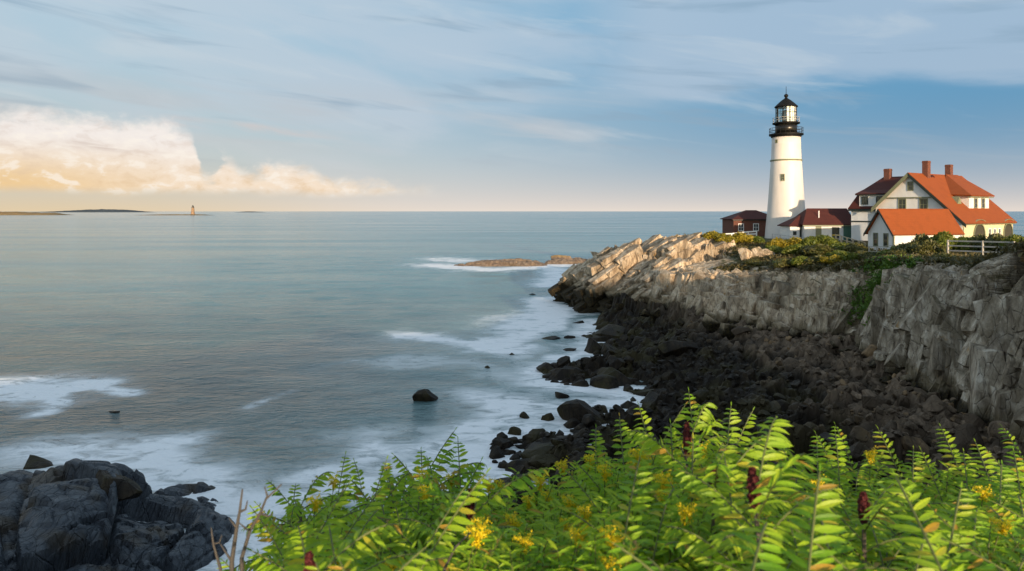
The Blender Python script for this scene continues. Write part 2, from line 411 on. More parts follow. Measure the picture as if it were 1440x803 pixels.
        bsdf(t, out, col, t.ss(dry, 0, 1, .6, .88), height, .8, .07, .16)
    elif kind == 'slate':
        base = t.ramp(n1, [(.3, (.018, .022, .028)), (.48, (.042, .05, .06)), (.62, (.075, .085, .095)), (.78, (.13, .14, .15))])
        col = t.mix(t.m('MULTIPLY', t.ss(n2, .53, .64), .85), base, (.04, .027, .012, 1))
        bsdf(t, out, col, .55, height, 1.0, .10, .45)
    else:   # ledge
        col = t.ramp(n1, [(.3, (.08, .06, .045)), (.5, (.18, .135, .10)), (.7, (.27, .21, .15))])
        col = t.mix(t.m('MULTIPLY', t.ss(t.m('ADD', Z, t.m('MULTIPLY', n2, .9)), 2.0, 2.8), .6), col, (.30, .2, .05, 1))
        bsdf(t, out, col, .8, height, .8, .12, .2)
    return m
M['cliff'] = rock_mat('cliff_rock', 'cliff'); M['weed'] = rock_mat('weed_covered_rock', 'weed')
M['slate'] = rock_mat('dark_slate_rock', 'slate'); M['ledge'] = rock_mat('ledge_rock', 'ledge')

def leaf_mat(name, c1, c2, c3, tl=.35, rough=.45, dry=False):
    m, t, out = mat(name)
    geo = t.node('ShaderNodeNewGeometry'); r = geo.outputs['Random Per Island']
    oi = t.node('ShaderNodeObjectInfo').outputs['Random']
    n = t.noise(geo.outputs['Position'], .9, 3, .5)
    col = t.ramp(r, [(.0, c1), (.55, c2), (.95, c3)])
    col = t.mix(t.m('MULTIPLY', t.ss(t.m('ADD', n, t.m('MULTIPLY', oi, .25)), .45, .75), .5), col, (*c3, 1))
    if dry:
        r2 = t.m('FRACT', t.m('ADD', t.m('MULTIPLY', r, 13.7), oi))
        col = t.mix(t.m('MULTIPLY', t.ss(r2, .955, .965), .85), col, (.42, .20, .035, 1))
        col = t.mix(t.m('MULTIPLY', t.ss(r2, .05, .04), .8), col, (.50, .42, .04, 1))
        col = t.mix(t.m('MULTIPLY', t.ss(t.noise(geo.outputs['Position'], 60, 3, .6), .62, .72), .5), col, (.16, .16, .02, 1))
    b = t.node('ShaderNodeBsdfPrincipled', {'Base Color': col, 'Roughness': rough, 'Specular IOR Level': .3})
    tr = t.node('ShaderNodeBsdfTranslucent', {'Color': t.mix(.5, col, (*[min(1, q*1.5) for q in c3], 1))})
    mx = t.node('ShaderNodeMixShader', {0: tl}); t.l.new(b.outputs[0], mx.inputs[1]); t.l.new(tr.outputs[0], mx.inputs[2])
    t.l.new(mx.outputs[0], out.inputs[0]); return m
M['sumac'] = leaf_mat('sumac_leaf', (.065, .19, .012), (.19, .39, .018), (.38, .50, .03), .42, dry=True)
M['goldenrod'] = leaf_mat('goldenrod_leaf', (.09, .23, .012), (.18, .38, .016), (.33, .45, .025), .40, dry=True)
M['under'] = leaf_mat('undergrowth_leaf', (.02, .06, .010), (.045, .11, .014), (.09, .15, .02), .25)
M['flower'] = leaf_mat('yellow_flower', (.66, .46, .01), (.75, .55, .015), (.8, .62, .02), .3)
M['cone'] = leaf_mat('sumac_cone', (.045, .008, .009), (.07, .011, .012), (.10, .018, .018), .05, .8)
M['stem'] = paint('green_stem', (.10, .12, .03), .6)
M['bush_y'] = leaf_mat('yellowing_bush_leaf', (.09, .10, .012), (.20, .18, .018), (.36, .27, .025), .25)
M['bush_g'] = leaf_mat('green_bush_leaf', (.05, .085, .012), (.10, .14, .018), (.19, .20, .028), .25)
M['bush_d'] = leaf_mat('dark_bush_leaf', (.032, .046, .012), (.07, .085, .02), (.15, .13, .035), .2)
M['brush'] = leaf_mat('cliff_brush_leaf', (.03, .034, .012), (.075, .07, .022), (.16, .12, .045), .15)
M['vine'] = leaf_mat('hanging_green_leaf', (.035, .09, .012), (.07, .15, .018), (.14, .21, .03), .25)

# ------------------------------------------------------------ headland terrain (lofted)
#       base x,y,z          lip x,y,z            inland 1             inland 2
ST = [(36,146,-1,   38,137,6.5,  42,130,10,    48,126,10.6),
      (24,138,-1,   27,130,6,    33,122,9.3,   46,121,10.3),
      (14,127,-1,   18,120,5.6,  26,114,9.0,   44,118,10.2),
      (9,115,-1,    14,112,5.8,  23,109,9.0,   43,115,10.1),
      (7.8,104.5,-.6, 13,104,6.4, 21.5,104.5,9.3, 43,112,10.1),
      (12,97,0,     16.5,98.5,7.8, 23.5,101,9.8, 42,109,10.0),
      (15,88,.8,    20.5,92,7.6,   29,98,10.0,   42,107,9.9),
      (18.5,79,1.5, 24.5,86,7.6,   32,93,9.5,    42,104,9.9),
      (22,71,2.3,   28.5,80,8.0,   35,88,9.0,    44,101,10.1),
      (27,64,3,     32,73,8.6,     38,81,9.2,    47,98,10.3),
      (29.6,59,3,   33.6,67.5,9.3, 40,76,9.5,    51,94,10.2),
      (28.5,51,3,   33.5,61,10.3,  41,70,9.9,    55,90,10.1),
      (28.5,46,2.8, 32.5,53,10.6,  40,62,10.4,   58,85,10.2),
      (27,39,2.5,   31,45,11.2,    40,54,10.7,   60,76,11),
      (26,33.5,2.4, 30,39,12.7,    38,46,11.8,   60,62,12),
      (23,26,2.3,   27,29,12.8,    38,32,13,     60,40,13),
      (17,19,2,     20,15,12.4,    28,10,13.2,   60,8,14),
      (9,15,2,      10,8.5,10.5,   13,2,12.9,    30,-20,14),
      (1,13,2,      2,7.5,10.3,    2,1.5,12.7,   5,-25,14),
      (-7,13,2,     -5,7.5,9.8,    -4,1,12.4,    -8,-25,13),
      (-15,15,1.5,  -11,8,9,       -9,0,12,      -20,-25,12),
      (-24,14,1,    -20,4,8,       -16,-4,11,    -35,-25,11),
      (-42,6,0,     -38,-4,8,      -32,-12,11,   -55,-30,11)]
def catmull(A, n):
    A = np.asarray(A, float); k = len(A)
    t = np.linspace(0, k-1, n); i = np.clip(t.astype(int), 0, k-2); f = (t-i)[:, None]
    g = lambda j: A[np.clip(j, 0, k-1)]
    p0, p1, p2, p3 = g(i-1), g(i), g(i+1), g(i+2)
    return .5*((2*p1)+(-p0+p2)*f+(2*p0-5*p1+4*p2-p3)*f*f+(-p0+3*p1-3*p2+p3)*f**3)
def build_headland():
    rows = []
    for s in ST:
        b, l, a, c = [np.array(s[i:i+3], float) for i in (0, 3, 6, 9)]
        out = b-l; out[2] = 0; out /= np.linalg.norm(out)
        back = c+(c-a)*1.2; back[2] = c[2]
        m1 = b*.68+l*.32-out*0; m1[2] = b[2]*.55+l[2]*.45
        m2 = b*.30+l*.70; m2[2] = b[2]*.18+l[2]*.82
        sk = b+out*1.5; sk[2] = -3.0
        rows.append(np.concatenate([sk, b, m1, m2, l, a, c, back]))
    # more stations where the camera looks
    NU = 980
    A = np.asarray(rows); cum = np.r_[0, np.cumsum([1.0 if 3 <= i <= 14 else .35 for i in range(len(A)-1)])]
    tt = np.interp(np.linspace(0, cum[-1], NU), cum, np.arange(len(A)))
    dense = catmull(A, 4001); ii = tt/(len(A)-1)*4000; i0 = np.clip(ii.astype(int), 0, 3999); fr = (ii-i0)[:, None]
    R = (dense[i0]*(1-fr)+dense[i0+1]*fr).reshape(NU, 8, 3)
    vk = np.concatenate([np.linspace(0, 1, 8, endpoint=False), np.linspace(1, 4, 150, endpoint=False), np.linspace(4, 5, 50, endpoint=False),
                         np.linspace(5, 6, 14, endpoint=False), np.linspace(6, 7, 6)])
    NV = len(vk); V = np.zeros((NU, NV, 3))
    k = np.clip(vk.astype(int), 0, 6); f = vk-k
    V = R[:, k]*(1-f)[None, :, None]+R[:, k+1]*f[None, :, None]
    # smooth kinks between bands a little
    for _ in range(6):
        V[:, 1:-1] = (V[:, :-2]+2*V[:, 1:-1]+V[:, 2:])/4
    du = np.gradient(V, axis=0); dv = np.gradient(V, axis=1); Nn = np.cross(dv, du); Nn /= np.linalg.norm(Nn, axis=2, keepdims=True)+1e-9
    if Nn[NU//2, 80, 1] > 0: Nn = -Nn
    p = V.reshape(-1, 3).copy(); nn = Nn.reshape(-1, 3)
    vv = np.tile(vk, NU)
    # rock amplitude: full on the face, fading inland; stays rocky longer out at the tip
    tip = np.clip((p[:, 1]-84)/10, 0, 1)*np.clip((38-p[:, 0])/9, 0, 1)
    amp = np.interp(vv, [0, 1, 3.9, 4.25, 5.0, 5.4, 7], [.6, 1, 1, .45, .12, .05, .0])
    amp = np.maximum(amp, tip*np.interp(vv, [0, 5.0, 5.5, 5.9], [1, .75, .3, .05]))
    near = np.clip((22-p[:, 1])/6, 0, 1)*np.clip((26-p[:, 0])/6, 0, 1)
    amp *= 1-near*.85*np.clip((vv-2.5), 0, 1)
    a = math.radians(22); bz = math.radians(-35)
    ux = np.array([math.cos(bz), math.sin(bz), 0]); uy = np.array([-math.sin(bz), math.cos(bz), 0]); uz = np.array([0, 0, 1.])
    e1 = math.cos(a)*ux-math.sin(a)*uz; e3 = math.sin(a)*ux+math.cos(a)*uz
    q = np.stack([p@e1, p@uy, p@e3], 1)
    wob = np.stack([fbm(p*.25, 31, 2), fbm(p*.25, 32, 2), fbm(p*.25, 33, 2)], 1)*1.0
    q = q+wob
    d = 2.3*blocks(q/np.array([5.5, 6.0, 11.0]), 1, .7, .22, .10)+.9*blocks(q/np.array([2.6, 3.0, 5.0]), 7, .8, .25, .10)
    d += .7*blocks(q/np.array([1.15, 1.5, 3.0]), 2, .8, .40, .10)
    d += .5*blocks(q/np.array([.48, .6, 1.15]), 3, .9, .40, .12)
    d += .12*(fbm(p*3.0, 5, 3)-.5)
    su = np.repeat(tt, NV); fw = np.clip(vv-.8, 0, 1)*np.clip(4.6-vv, 0, 1)
    d += fw*(-2.2*np.exp(-((su-12.95-.12*(vv-2))/.16)**2)+1.5*np.exp(-((su-13.45)/.3)**2)-.5*np.exp(-((su-11.9)/.12)**2)+.9*np.exp(-((su-12.4)/.25)**2)-1.0*np.exp(-((su-8.7)/.10)**2))
    gully = np.exp(-(((p[:, 0]-31.2)*.9)**2+((p[:, 1]-60.5)*.55)**2)/3.0)
    d -= gully*.7
    big = np.interp(vv, [3.1, 3.8, 4.1], [1, .45, .25]); big = np.maximum(big, tip)
    nflat = nn*np.array([1, 1, .15]); nflat = np.where((tip > .5)[:, None], nn, nflat)
    p = p+nflat*(d*amp*big)[:, None]
    p[:, 2] += (fbm(p*.12, 9, 3)-.5)*1.2*np.interp(vv, [4, 5, 7], [0, .6, 1])*(1-tip)
    soil = np.interp(vv, [3.2, 3.9, 4.15, 4.6], [0, .25, .62, 1.0])
    soil = np.where(tip > 0, soil-tip*np.interp(vv, [4, 5.2, 6], [.9, .7, 0]), soil)
    soil += gully*.75*np.clip((vv-1.7), 0, 1)
    bank = np.clip((24-p[:, 1])/5, 0, 1)*np.clip((vv-2.8)/.6, 0, 1)*np.clip((30-p[:, 0])/5, 0, 1)
    soil = np.maximum(soil, bank)
    # jointed slabs and blocks standing out of the face
    rs = np.random.RandomState(17); V = [p]; Fs = [tuple(x) for x in grid_faces(NU, NV).tolist()]; So = [soil]; off = len(p)
    import bmesh
    protos = []
    for i in range(40):
        bm = bmesh.new()
        for sx in (-1, 1):
            for sy in (-1, 1):
                for sz in (-1, 1):
                    c = np.array([sx, sy, sz])*(1-np.abs(rs.normal(size=3))*.13)
                    if rs.rand() < .38:     # broken corner: three points instead of one
                        for ax in range(3):
                            e = c.copy(); e[ax] *= rs.uniform(.35, .8); bm.verts.new(e)
                    else: bm.verts.new(c)
        res = bmesh.ops.convex_hull(bm, input=bm.verts)
        bmesh.ops.delete(bm, geom=[v for v in bm.verts if not v.link_faces], context='VERTS')
        bmesh.ops.dissolve_limit(bm, angle_limit=.06, verts=bm.verts, edges=bm.edges)
        bm.verts.index_update()
        protos.append((np.array([v.co for v in bm.verts]), [tuple(v.index for v in f.verts) for f in bm.faces])); bm.free()
    P3 = p.reshape(NU, NV, 3); kface = np.where((vk > .7) & (vk < 4.25))[0]; ktop = np.where((vk > 3.6) & (vk < 5.6))[0]
    jmid = int(np.argmin(np.abs(tt-10.5)))
    klip = int(np.argmin(np.abs(vk-4.0)))
    def put(j, k, dims, zone):
        nonlocal off
        c = P3[j, k]; nr = Nn[j, k].copy(); nh = nr.copy(); nh[2] *= .25; nh /= np.linalg.norm(nh)
        if zone == 'tip':
            lx = np.array([-.80, -.22, -.50]); th = np.array([-.45, -.15, .85])
        else:
            lx = np.array([.34+rs.normal()*.16, rs.normal()*.14, 1.0]); th = nh+rs.normal(size=3)*.34
        lx = lx+rs.normal(size=3)*.11; lx /= np.linalg.norm(lx); th = th-lx*(th@lx); th /= np.linalg.norm(th); wd = np.cross(lx, th)
        top = P3[j, klip, 2]-.25-abs(lx[2])*dims[2]/2-dims[0]*.25*abs(wd[2])
        if zone != 'tip' and c[2] > top: c = c-lx*(c[2]-top)/max(lx[2], .3)
        v, f = protos[rs.randint(40)]
        hv = v*np.array(dims)/2
        w = c+hv[:, :1]*wd+hv[:, 1:2]*th+hv[:, 2:3]*lx-nr*dims[1]*(rs.uniform(.06, .36) if j < jmid else rs.uniform(.14, .44))
        V.append(w); Fs.extend(tuple(i+off for i in q) for q in f); off += len(v)
        So.append(np.full(len(v), min(soil[j*NV+k]*.55, .40) if zone != 'tip' else 0.0))
    stv = np.interp(np.arange(NU), np.arange(NU), tt)
    cand = [j for j in range(NU) if 3.0 < stv[j] < 14.6]
    gl = gully.reshape(NU, NV)
    for n in range(4200):
        j = cand[rs.randint(len(cand))]; s_ = stv[j]; tipz = s_ < 6.4
        lim = 5.3 if tipz else 3.7 if s_ < 9.5 else 3.3
        ks = np.where((vk > .7) & (vk < lim))[0]; k = ks[rs.randint(len(ks))]
        if gl[j, k] > .45: continue
        if fbm(np.array([P3[j, k]])*.22, 71, 2)[0] < .46 and rs.rand() < .8: continue      # leave whole patches of plain face
        sc = math.exp(rs.normal()*.5-.25)
        if tipz: dims = (rs.uniform(.8, 1.7), rs.uniform(.5, 1.1), rs.uniform(1.2, 3.4))
        elif s_ > 11.2: dims = (rs.uniform(.8, 2.2), rs.uniform(.7, 1.3), rs.uniform(1.0, 3.6))
        else: dims = (rs.uniform(.9, 2.2), rs.uniform(.7, 1.5), rs.uniform(1.2, 3.8)); sc *= 1.2
        dims = tuple(min(q*sc, m_) for q, m_ in zip(dims, (3.0, 1.5, 4.6)))
        put(j, k, dims, 'tip' if tipz else 'face')
    pa = np.concatenate(V); soil = np.concatenate(So)
    me = mesh_from('headland', pa, Fs, False)
    put_attr(me, 'soil', soil)
    o = link('headland', me, M['cliff'], kind='structure')
    return o, p.reshape(NU, NV, 3), vk
headland, HP, HVK = build_headland()
def bvh_of(o):
    me = o.data
    return BVHTree.FromPolygons([v.co.copy() for v in me.vertices], [tuple(f.vertices) for f in me.polygons])
HB = bvh_of(headland)
def ground(x, y, bv=None, z0=60):
    h = (bv or HB).ray_cast(Vector((x, y, z0)), Vector((0, 0, -1)))
    return h[0].z if h[0] is not None else None

# ------------------------------------------------------------ rocky shore sheet
SHORE = [G(*q) for q in ((838, 452), (826, 470), (850, 480), (828, 492), (852, 506), (806, 511), (762, 518), (766, 538), (805, 543), (840, 543), (892, 549), (888, 559), (846, 575), (803, 580), (832, 595), (800, 606), (816, 618), (765, 612), (732, 604), (690, 628), (690, 646), (722, 660), (705, 670))]+[Vector((-2.2, 33, 0)), Vector((-5, 28.5, 0)),
         Vector((-9, 25, 0)), Vector((-14, 23.5, 0)), Vector((-30, 24, 0)), Vector((-46, 14, 0))]
SHORE_XY = np.array([(v.x, v.y) for v in SHORE])
BASE_XY = np.array([(s[0], s[1]) for s in ST[4:]])
def seg_dist(q, poly):
    d = np.full(len(q), 1e9)
    for a, b in zip(poly[:-1], poly[1:]):
        ab = b-a; t = np.clip(((q-a)@ab)/(ab@ab), 0, 1); d = np.minimum(d, np.linalg.norm(q-(a+t[:, None]*ab), axis=1))
    return d
def in_poly(q, poly):
    r = np.zeros(len(q), bool); n = len(poly)
    for i in range(n):
        x1, y1 = poly[i]; x2, y2 = poly[(i+1) % n]
        c = (y1 > q[:, 1]) != (y2 > q[:, 1])
        r ^= c & (q[:, 0] < (x2-x1)*(q[:, 1]-y1)/(y2-y1+1e-12)+x1)
    return r
LAND = np.concatenate([SHORE_XY, [(-46, 0), (0, 0), (30, 0), (45, 30), (45, 70), (30, 90), (20, 97)]])
BEACH = np.concatenate([SHORE_XY, BASE_XY[::-1]])
def shore_z(q):
    ds = seg_dist(q, SHORE_XY); dc = seg_dist(q, BASE_XY); ins = in_poly(q, LAND)
    onb = in_poly(q, BEACH)
    z = np.where(ins, np.where(onb, 3.3*ds/(ds+dc+1e-6), 3.3), -.5*ds-.15)
    z = np.where(ins & onb, z*.55+np.minimum(z, ds*.22)*.45, z)
    return np.maximum(z, -3.0), ds, ins
def build_shore():
    xs = np.arange(-46, 36, .26); ys = np.arange(10, 108, .26)
    X, Y = np.meshgrid(xs, ys, indexing='ij'); q = np.stack([X.ravel(), Y.ravel()], 1)
    z, ds, ins = shore_z(q)
    p = np.concatenate([q, z[:, None]], 1)
    b = .85*blocks(p/np.array([2.1, 1.8, 3]), 11, 1.0, .5, .12)+.40*blocks(p/np.array([.8, .8, 1.4]), 12, 1.0, .4, .12)
    b += (fbm(p*.35, 14, 3)-.5)*1.5
    p[:, 2] += b*np.where(ins, np.clip(.45+ds*.3, .3, 1), np.clip(.45-ds*.1, .1, 1))
    me = mesh_from('rocky_shore', p, grid_faces(len(xs), len(ys)), False)
    return link('rocky_shore', me, M['weed'], kind='structure')
shore = build_shore(); SB = bvh_of(shore)

# ------------------------------------------------------------ sea
def poly_px(pts): return np.array([(G(x, y).x, G(x, y).y) for x, y in pts])
def build_sea():
    def axis(lo, hi, step, far_lo, far_hi):
        mid = np.arange(lo, hi, step)
        g = np.cumsum(step*1.22**np.arange(1, 60))
        up = hi+g; up = up[up < far_hi]; dn = lo-g; dn = dn[dn > far_lo][::-1]
        return np.r_[far_lo, dn, mid, up, far_hi]
    xs = axis(-62, 48, .5, -60000, 60000); ys = axis(10, 215, .5, -300, 60000)
    X, Y = np.meshgrid(xs, ys, indexing='ij'); q = np.stack([X.ravel(), Y.ravel()], 1)
    near = (np.abs(q[:, 0]) < 90) & (q[:, 1] > 0) & (q[:, 1] < 260)
    foam = np.zeros(len(q)); milk = np.zeros(len(q))
    qn = q[near]; z3 = np.concatenate([qn, np.zeros((len(qn), 1))], 1)
    wob = (np.stack([fbm(z3*.2, 41, 4), fbm(z3*.2, 42, 4)], 1)-.5)*np.array([8, 10])
    qw = qn+wob
    f = np.zeros(len(qn)); mk = np.zeros(len(qn))
    def streak(pts, w, a, soft=1.0):
        nonlocal f
        d = seg_dist(qw, poly_px(pts)); f = np.maximum(f, a*np.exp(-(d/w)**2))
    streak([(600, 470), (640, 481), (690, 490), (730, 488)], 2.4, 1.0)
    streak([(690, 490), (715, 470), (765, 455)], 2.6, .8)
    streak([(735, 455), (780, 437), (830, 436)], 4.2, 1.0)
    streak([(765, 422), (785, 440)], 3.6, 1.0)
    streak([(760, 400), (790, 388), (775, 376)], 3.5, .8)
    streak([(610, 373), (640, 377), (700, 379), (770, 374), (835, 370)], 5.5, .95)
    streak([(630, 364), (650, 366)], 8.0, .6)
    streak([(0, 545), (40, 545), (90, 548), (150, 550), (185, 549)], 1.0, .95)
    streak([(0, 538), (60, 545), (100, 549)], 2.9, 1.15)
    streak([(55, 572), (95, 560), (130, 553)], 1.2, .9)
    streak([(740, 520), (790, 505), (830, 490)], 2.2, .55)
    streak([(690, 600), (740, 570), (800, 565)], 1.8, .7)
    streak([(840, 540), (880, 548)], 1.2, .7)
    streak([(560, 700), (640, 650), (700, 620)], 2.2, .7)
    streak([(60, 577), (90, 560)], .8, .6)
    streak([(355, 575), (380, 560)], .8, .35)
    streak([(520, 512), (600, 510), (700, 520)], 2.6, .30)
    streak([(420, 700), (520, 660), (640, 620), (720, 590)], 3.4, .62)
    streak([(640, 640), (720, 570)], 3.0, .6)
    streak([(330, 720), (420, 690), (520, 640)], 2.8, .62)
    streak([(0, 640), (90, 625), (200, 645), (300, 690)], 2.4, .62)
    ds = seg_dist(qn, SHORE_XY)
    f = np.maximum(f, .62*np.exp(-(ds/2.6)**2))
    dl = np.abs(qn-np.array([-20.5, 27])); dl = np.sqrt((dl[:, 0]/9.5)**2+(dl[:, 1]/9.5)**2)
    f = np.maximum(f, .55*np.exp(-((np.maximum(dl-1, 0))*9.5/2.8)**2))
    patch = fbm(z3*np.array([.35, .5, 1]), 45, 4)
    f *= np.clip(.35+1.35*patch, 0, 1.25)
    mk = np.clip(.95*np.exp(-(seg_dist(qw, SHORE_XY)/17)**2)+.5*np.exp(-(seg_dist(qw, poly_px([(600, 480), (760, 440), (700, 380)]))/14)**2), 0, 1)
    foam[near] = np.clip(f, 0, 1); milk[near] = mk
    z = np.zeros(len(q)); nz = np.zeros(len(qn))
    nz = (fbm(z3*np.array([.16, .30, 1]), 51, 3)-.5)*.22
    z[near] = nz
    p = np.concatenate([q, z[:, None]], 1)
    me = mesh_from('sea', p, grid_faces(len(xs), len(ys)), True)
    put_attr(me, 'foam', foam); put_attr(me, 'milk', milk)
    m, t, out = mat('sea_water')
    P_ = t.node('ShaderNodeNewGeometry').outputs['Position']
    sp = t.node('ShaderNodeSeparateXYZ', {0: P_})
    fo = t.node('ShaderNodeAttribute', attribute_name='foam').outputs['Fac']; mi = t.node('ShaderNodeAttribute', attribute_name='milk').outputs['Fac']
    n1 = t.noise(t.mapv(P_, rot=(0, 0, .25), sc=(.6, 1.0, 1)), .9, 5, .6, .4)
    n2 = t.noise(t.mapv(P_, rot=(0, 0, -.2), sc=(.08, .2, 1)), 1.0, 5, .6, .3)
    n3 = t.noise(t.mapv(P_, rot=(0, 0, .12), sc=(.004, .03, 1)), 1.0, 4, .55)
    n5 = t.noise(t.mapv(P_, rot=(0, 0, .45), sc=(.5, 1.1, 1)), .75, 6, .68, 1.1)
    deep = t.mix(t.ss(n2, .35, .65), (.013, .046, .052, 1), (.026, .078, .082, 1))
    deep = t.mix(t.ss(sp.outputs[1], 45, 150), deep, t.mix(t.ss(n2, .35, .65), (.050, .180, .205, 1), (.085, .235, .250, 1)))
    col = t.mix(t.m('MULTIPLY', mi, t.ss(n5, .25, .7, .35, .85)), deep, (.22, .33, .32, 1))
    fm = t.m('MULTIPLY', fo, t.ss(n5, .28, .60, .40, 1.9), clamp=True)
    col = t.mix(fm, col, (.88, .88, .87, 1))
    n6 = t.noise(t.mapv(P_, rot=(0, 0, .3), sc=(.6, 1.0, 1)), 2.4, 4, .6, .5)
    h = t.m('ADD', t.m('ADD', t.m('MULTIPLY', n1, .75), t.m('MULTIPLY', n6, .42)), t.m('ADD', t.m('MULTIPLY', n2, 1.2), t.m('MULTIPLY', n3, 2.5)))
    rough = t.m('ADD', t.ss(n3, .35, .65, .10, .19), t.m('MULTIPLY', fm, .5))
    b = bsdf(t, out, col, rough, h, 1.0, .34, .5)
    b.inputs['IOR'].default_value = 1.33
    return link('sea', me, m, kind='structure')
sea = build_sea()

# ------------------------------------------------------------ far islands and far lighthouse
def strip_hill(name, x0, x1, yb, pts, m, depth):
    """low far landmass: profile heights (px) over an image span, real size at its distance"""
    Y = H*F/(yb-HY); n = 120; nv = 9
    xs = np.linspace(x0, x1, n); hp = np.interp(xs, [a for a, _ in pts], [b for _, b in pts])/F*Y
    hp = hp*(.8+.4*fbm(np.stack([xs*.35, xs*0, xs*0], 1), 77, 4))
    wx = (xs-HX)/F*Y; V = []
    for j in range(nv):
        v = j/(nv-1); prof = math.sin(PI*v)**.6
        nz = .75+.5*fbm(np.stack([xs*.5, np.full(n, j*1.3), xs*0], 1), 78, 3)
        V.append(np.stack([wx, np.full(n, Y+depth*v), np.where(True, hp*prof*nz, 0)-(.5 if j in (0, nv-1) else 0)], 1))
    return link(name, mesh_from(name, np.stack(V, 1).reshape(-1, 3), grid_faces(n, nv), False), m, kind='structure')
M['island'] = paint('island_ground', (.22, .15, .065), .9, .6, .05)
M['far_hill'] = paint('far_hill_ground', (.05, .065, .075), .9, .3, .004)
strip_hill('island', -60, 78, 302.6, [(-60, 4), (10, 4.5), (40, 3), (60, 3.2), (78, .3)], M['island'], 120)
strip_hill('island', 186, 292, 302.8, [(186, .2), (215, 1.2), (260, 1.4), (280, 1.2), (292, .2)], M['island'], 60)
strip_hill('hills', 40, 172, 298.6, [(40, .5), (80, 2.8), (120, 4.4), (145, 3.8), (172, .4)], M['far_hill'], 900)
strip_hill('hills', 328, 356, 298.6, [(328, .3), (340, 1.3), (356, .3)], M['far_hill'], 500)
Yr = H*F/(302.6-HY); k = Yr/F*1.12
ram = empty('lighthouse', ((268.5-HX)*Yr/F, Yr+15, 0), 0, 'tiny distant stone lighthouse on a low islet at the left horizon', 'lighthouse')
MB().lathe([(3.0*k, -.5), (2.9*k, 1.2*k), (2.2*k, 2.0*k), (1.5*k, 9.3*k)], 16).build('tower', M['stone_tower'], ram)
MB().lathe([(1.9*k, 9.3*k), (1.9*k, 9.7*k), (1.1*k, 9.7*k), (1.1*k, 11.3*k), (1.3*k, 11.3*k), (.1*k, 12.6*k)], 12).build('lantern', M['black'], ram)

# ------------------------------------------------------------ rock builders
def rock_mesh(seed, sub=3, flat=.75, cuts=16, nz=.05):
    import bmesh
    rs = np.random.RandomState(seed)
    bm = bmesh.new(); bmesh.ops.create_icosphere(bm, subdivisions=sub, radius=1.0)
    v = np.array([q.co for q in bm.verts]); f = np.array([[q.index for q in fc.verts] for fc in bm.faces]); bm.free()
    v = v*np.array([1, rs.uniform(.7, 1), flat])
    for _ in range(cuts):
        n = rs.normal(size=3); n /= np.linalg.norm(n); d = rs.uniform(.42, .72)*np.linalg.norm(n*np.array([1, .9, flat]))
        s = v@n-d; v = v-np.outer(np.maximum(s, 0), n)
    v = v+(np.stack([fbm(v*2.5+seed, 61, 3), fbm(v*2.5+seed, 62, 3), fbm(v*2.5+seed, 63, 3)], 1)-.5)*nz*2
    v /= np.abs(v[:, :2]).max()
    return v, f
PROTO = [mesh_from('boulder', *rock_mesh(100+i, 3, random.uniform(.6, .9), 14+i % 5, .05)) for i in range(12)]
SMALL = [rock_mesh(200+i, 2, random.uniform(.55, .85), 10) for i in range(10)]
for me in PROTO: me.materials.append(M['weed'])
def boulder(x, y, z, r, label=None, group=None, cat='boulder', sc=None, m=None, name='boulder', rz=None):
    me = random.choice(PROTO)
    o = bpy.data.objects.new(name, me); C.objects.link(o)
    o.location = (x, y, z); s = sc or (random.uniform(.85, 1.2), random.uniform(.8, 1.1), random.uniform(.75, 1.1))
    o.scale = tuple(q*r for q in s); o.rotation_euler = (random.uniform(-.35, .35), random.uniform(-.35, .35), random.uniform(0, 6.3) if rz is None else rz)
    if label: tag(o, label, cat, group)
    if m:
        o.data = me.copy(); o.data.materials.clear(); o.data.materials.append(m)
    return o

# rocks standing in the sea: px x, px waterline y, width px, height px
SEA_ROCKS = [(602, 565, 50, 19, 'low dark rock alone in the water, largest of the isolated sea rocks'),
             (748, 415, 14, 8, 'small brown rock in the water left of the headland tip'),
             (685, 518, 12, 6, 'tiny dark rock in the water left of the weedy shore ledges'),
             (720, 499, 12, 5, 'tiny dark rock awash beside the white foam streak'),
             (814, 455, 26, 11, 'small dark rock beside the foam under the headland tip'),
             (803, 476, 22, 7, 'flat dark rock beside the foam, just below the tip rock'),
             (824, 474, 16, 6, 'small round rock touching the weedy headland foot'),
             (774, 478, 36, 3, 'submerged dark rock showing through the foam'),
             (801, 494, 26, 5, 'flat wet slab awash left of the round weedy boulder'),
             (840, 497, 44, 28, 'large round weedy boulder at the mouth of the cove'),
             (46, 661, 74, 19, 'long flat dark rock in the water behind the slate outcrop'),
             (2, 690, 26, 20, 'dark wet rock at the left edge of the photo'),
             (486, 703, 30, 14, 'low dark rock in the milky water, just above the near leaves'),
             (474, 738, 22, 30, 'upright dark rock among the near leaves at the water edge'),
             (415, 735, 36, 36, 'dark block rock behind the pale twigs and near leaves'),
             (150, 583, 34, 4, 'dark rock awash behind the left white foam patch'),
             (773, 592, 28, 20, 'squarish dark rock in the foam left of the shore rocks'),
             (740, 590, 18, 12, 'small rounded rock in the foam, leftmost of the pair'),
             (792, 560, 26, 12, 'dark rock at the shore edge above the foamy gap'),
             (722, 612, 26, 14, 'dark rock in the foam above the long weedy slab'),
             (712, 640, 44, 22, 'weedy slab rising from the foam nearest the near leaves')]
for x, y, w, h, lb in SEA_ROCKS:
    g = G(x, y); r = w/2/F*g.y; hh = h/F*g.y
    sz = max(hh/r, .2)
    boulder(g.x, g.y+r*.5, -.25*hh, r, lb, 'dark rocks standing in the sea', 'rock', (1, .8, sz*1.0), None, 'sea_rock', random.uniform(-.4, .4))

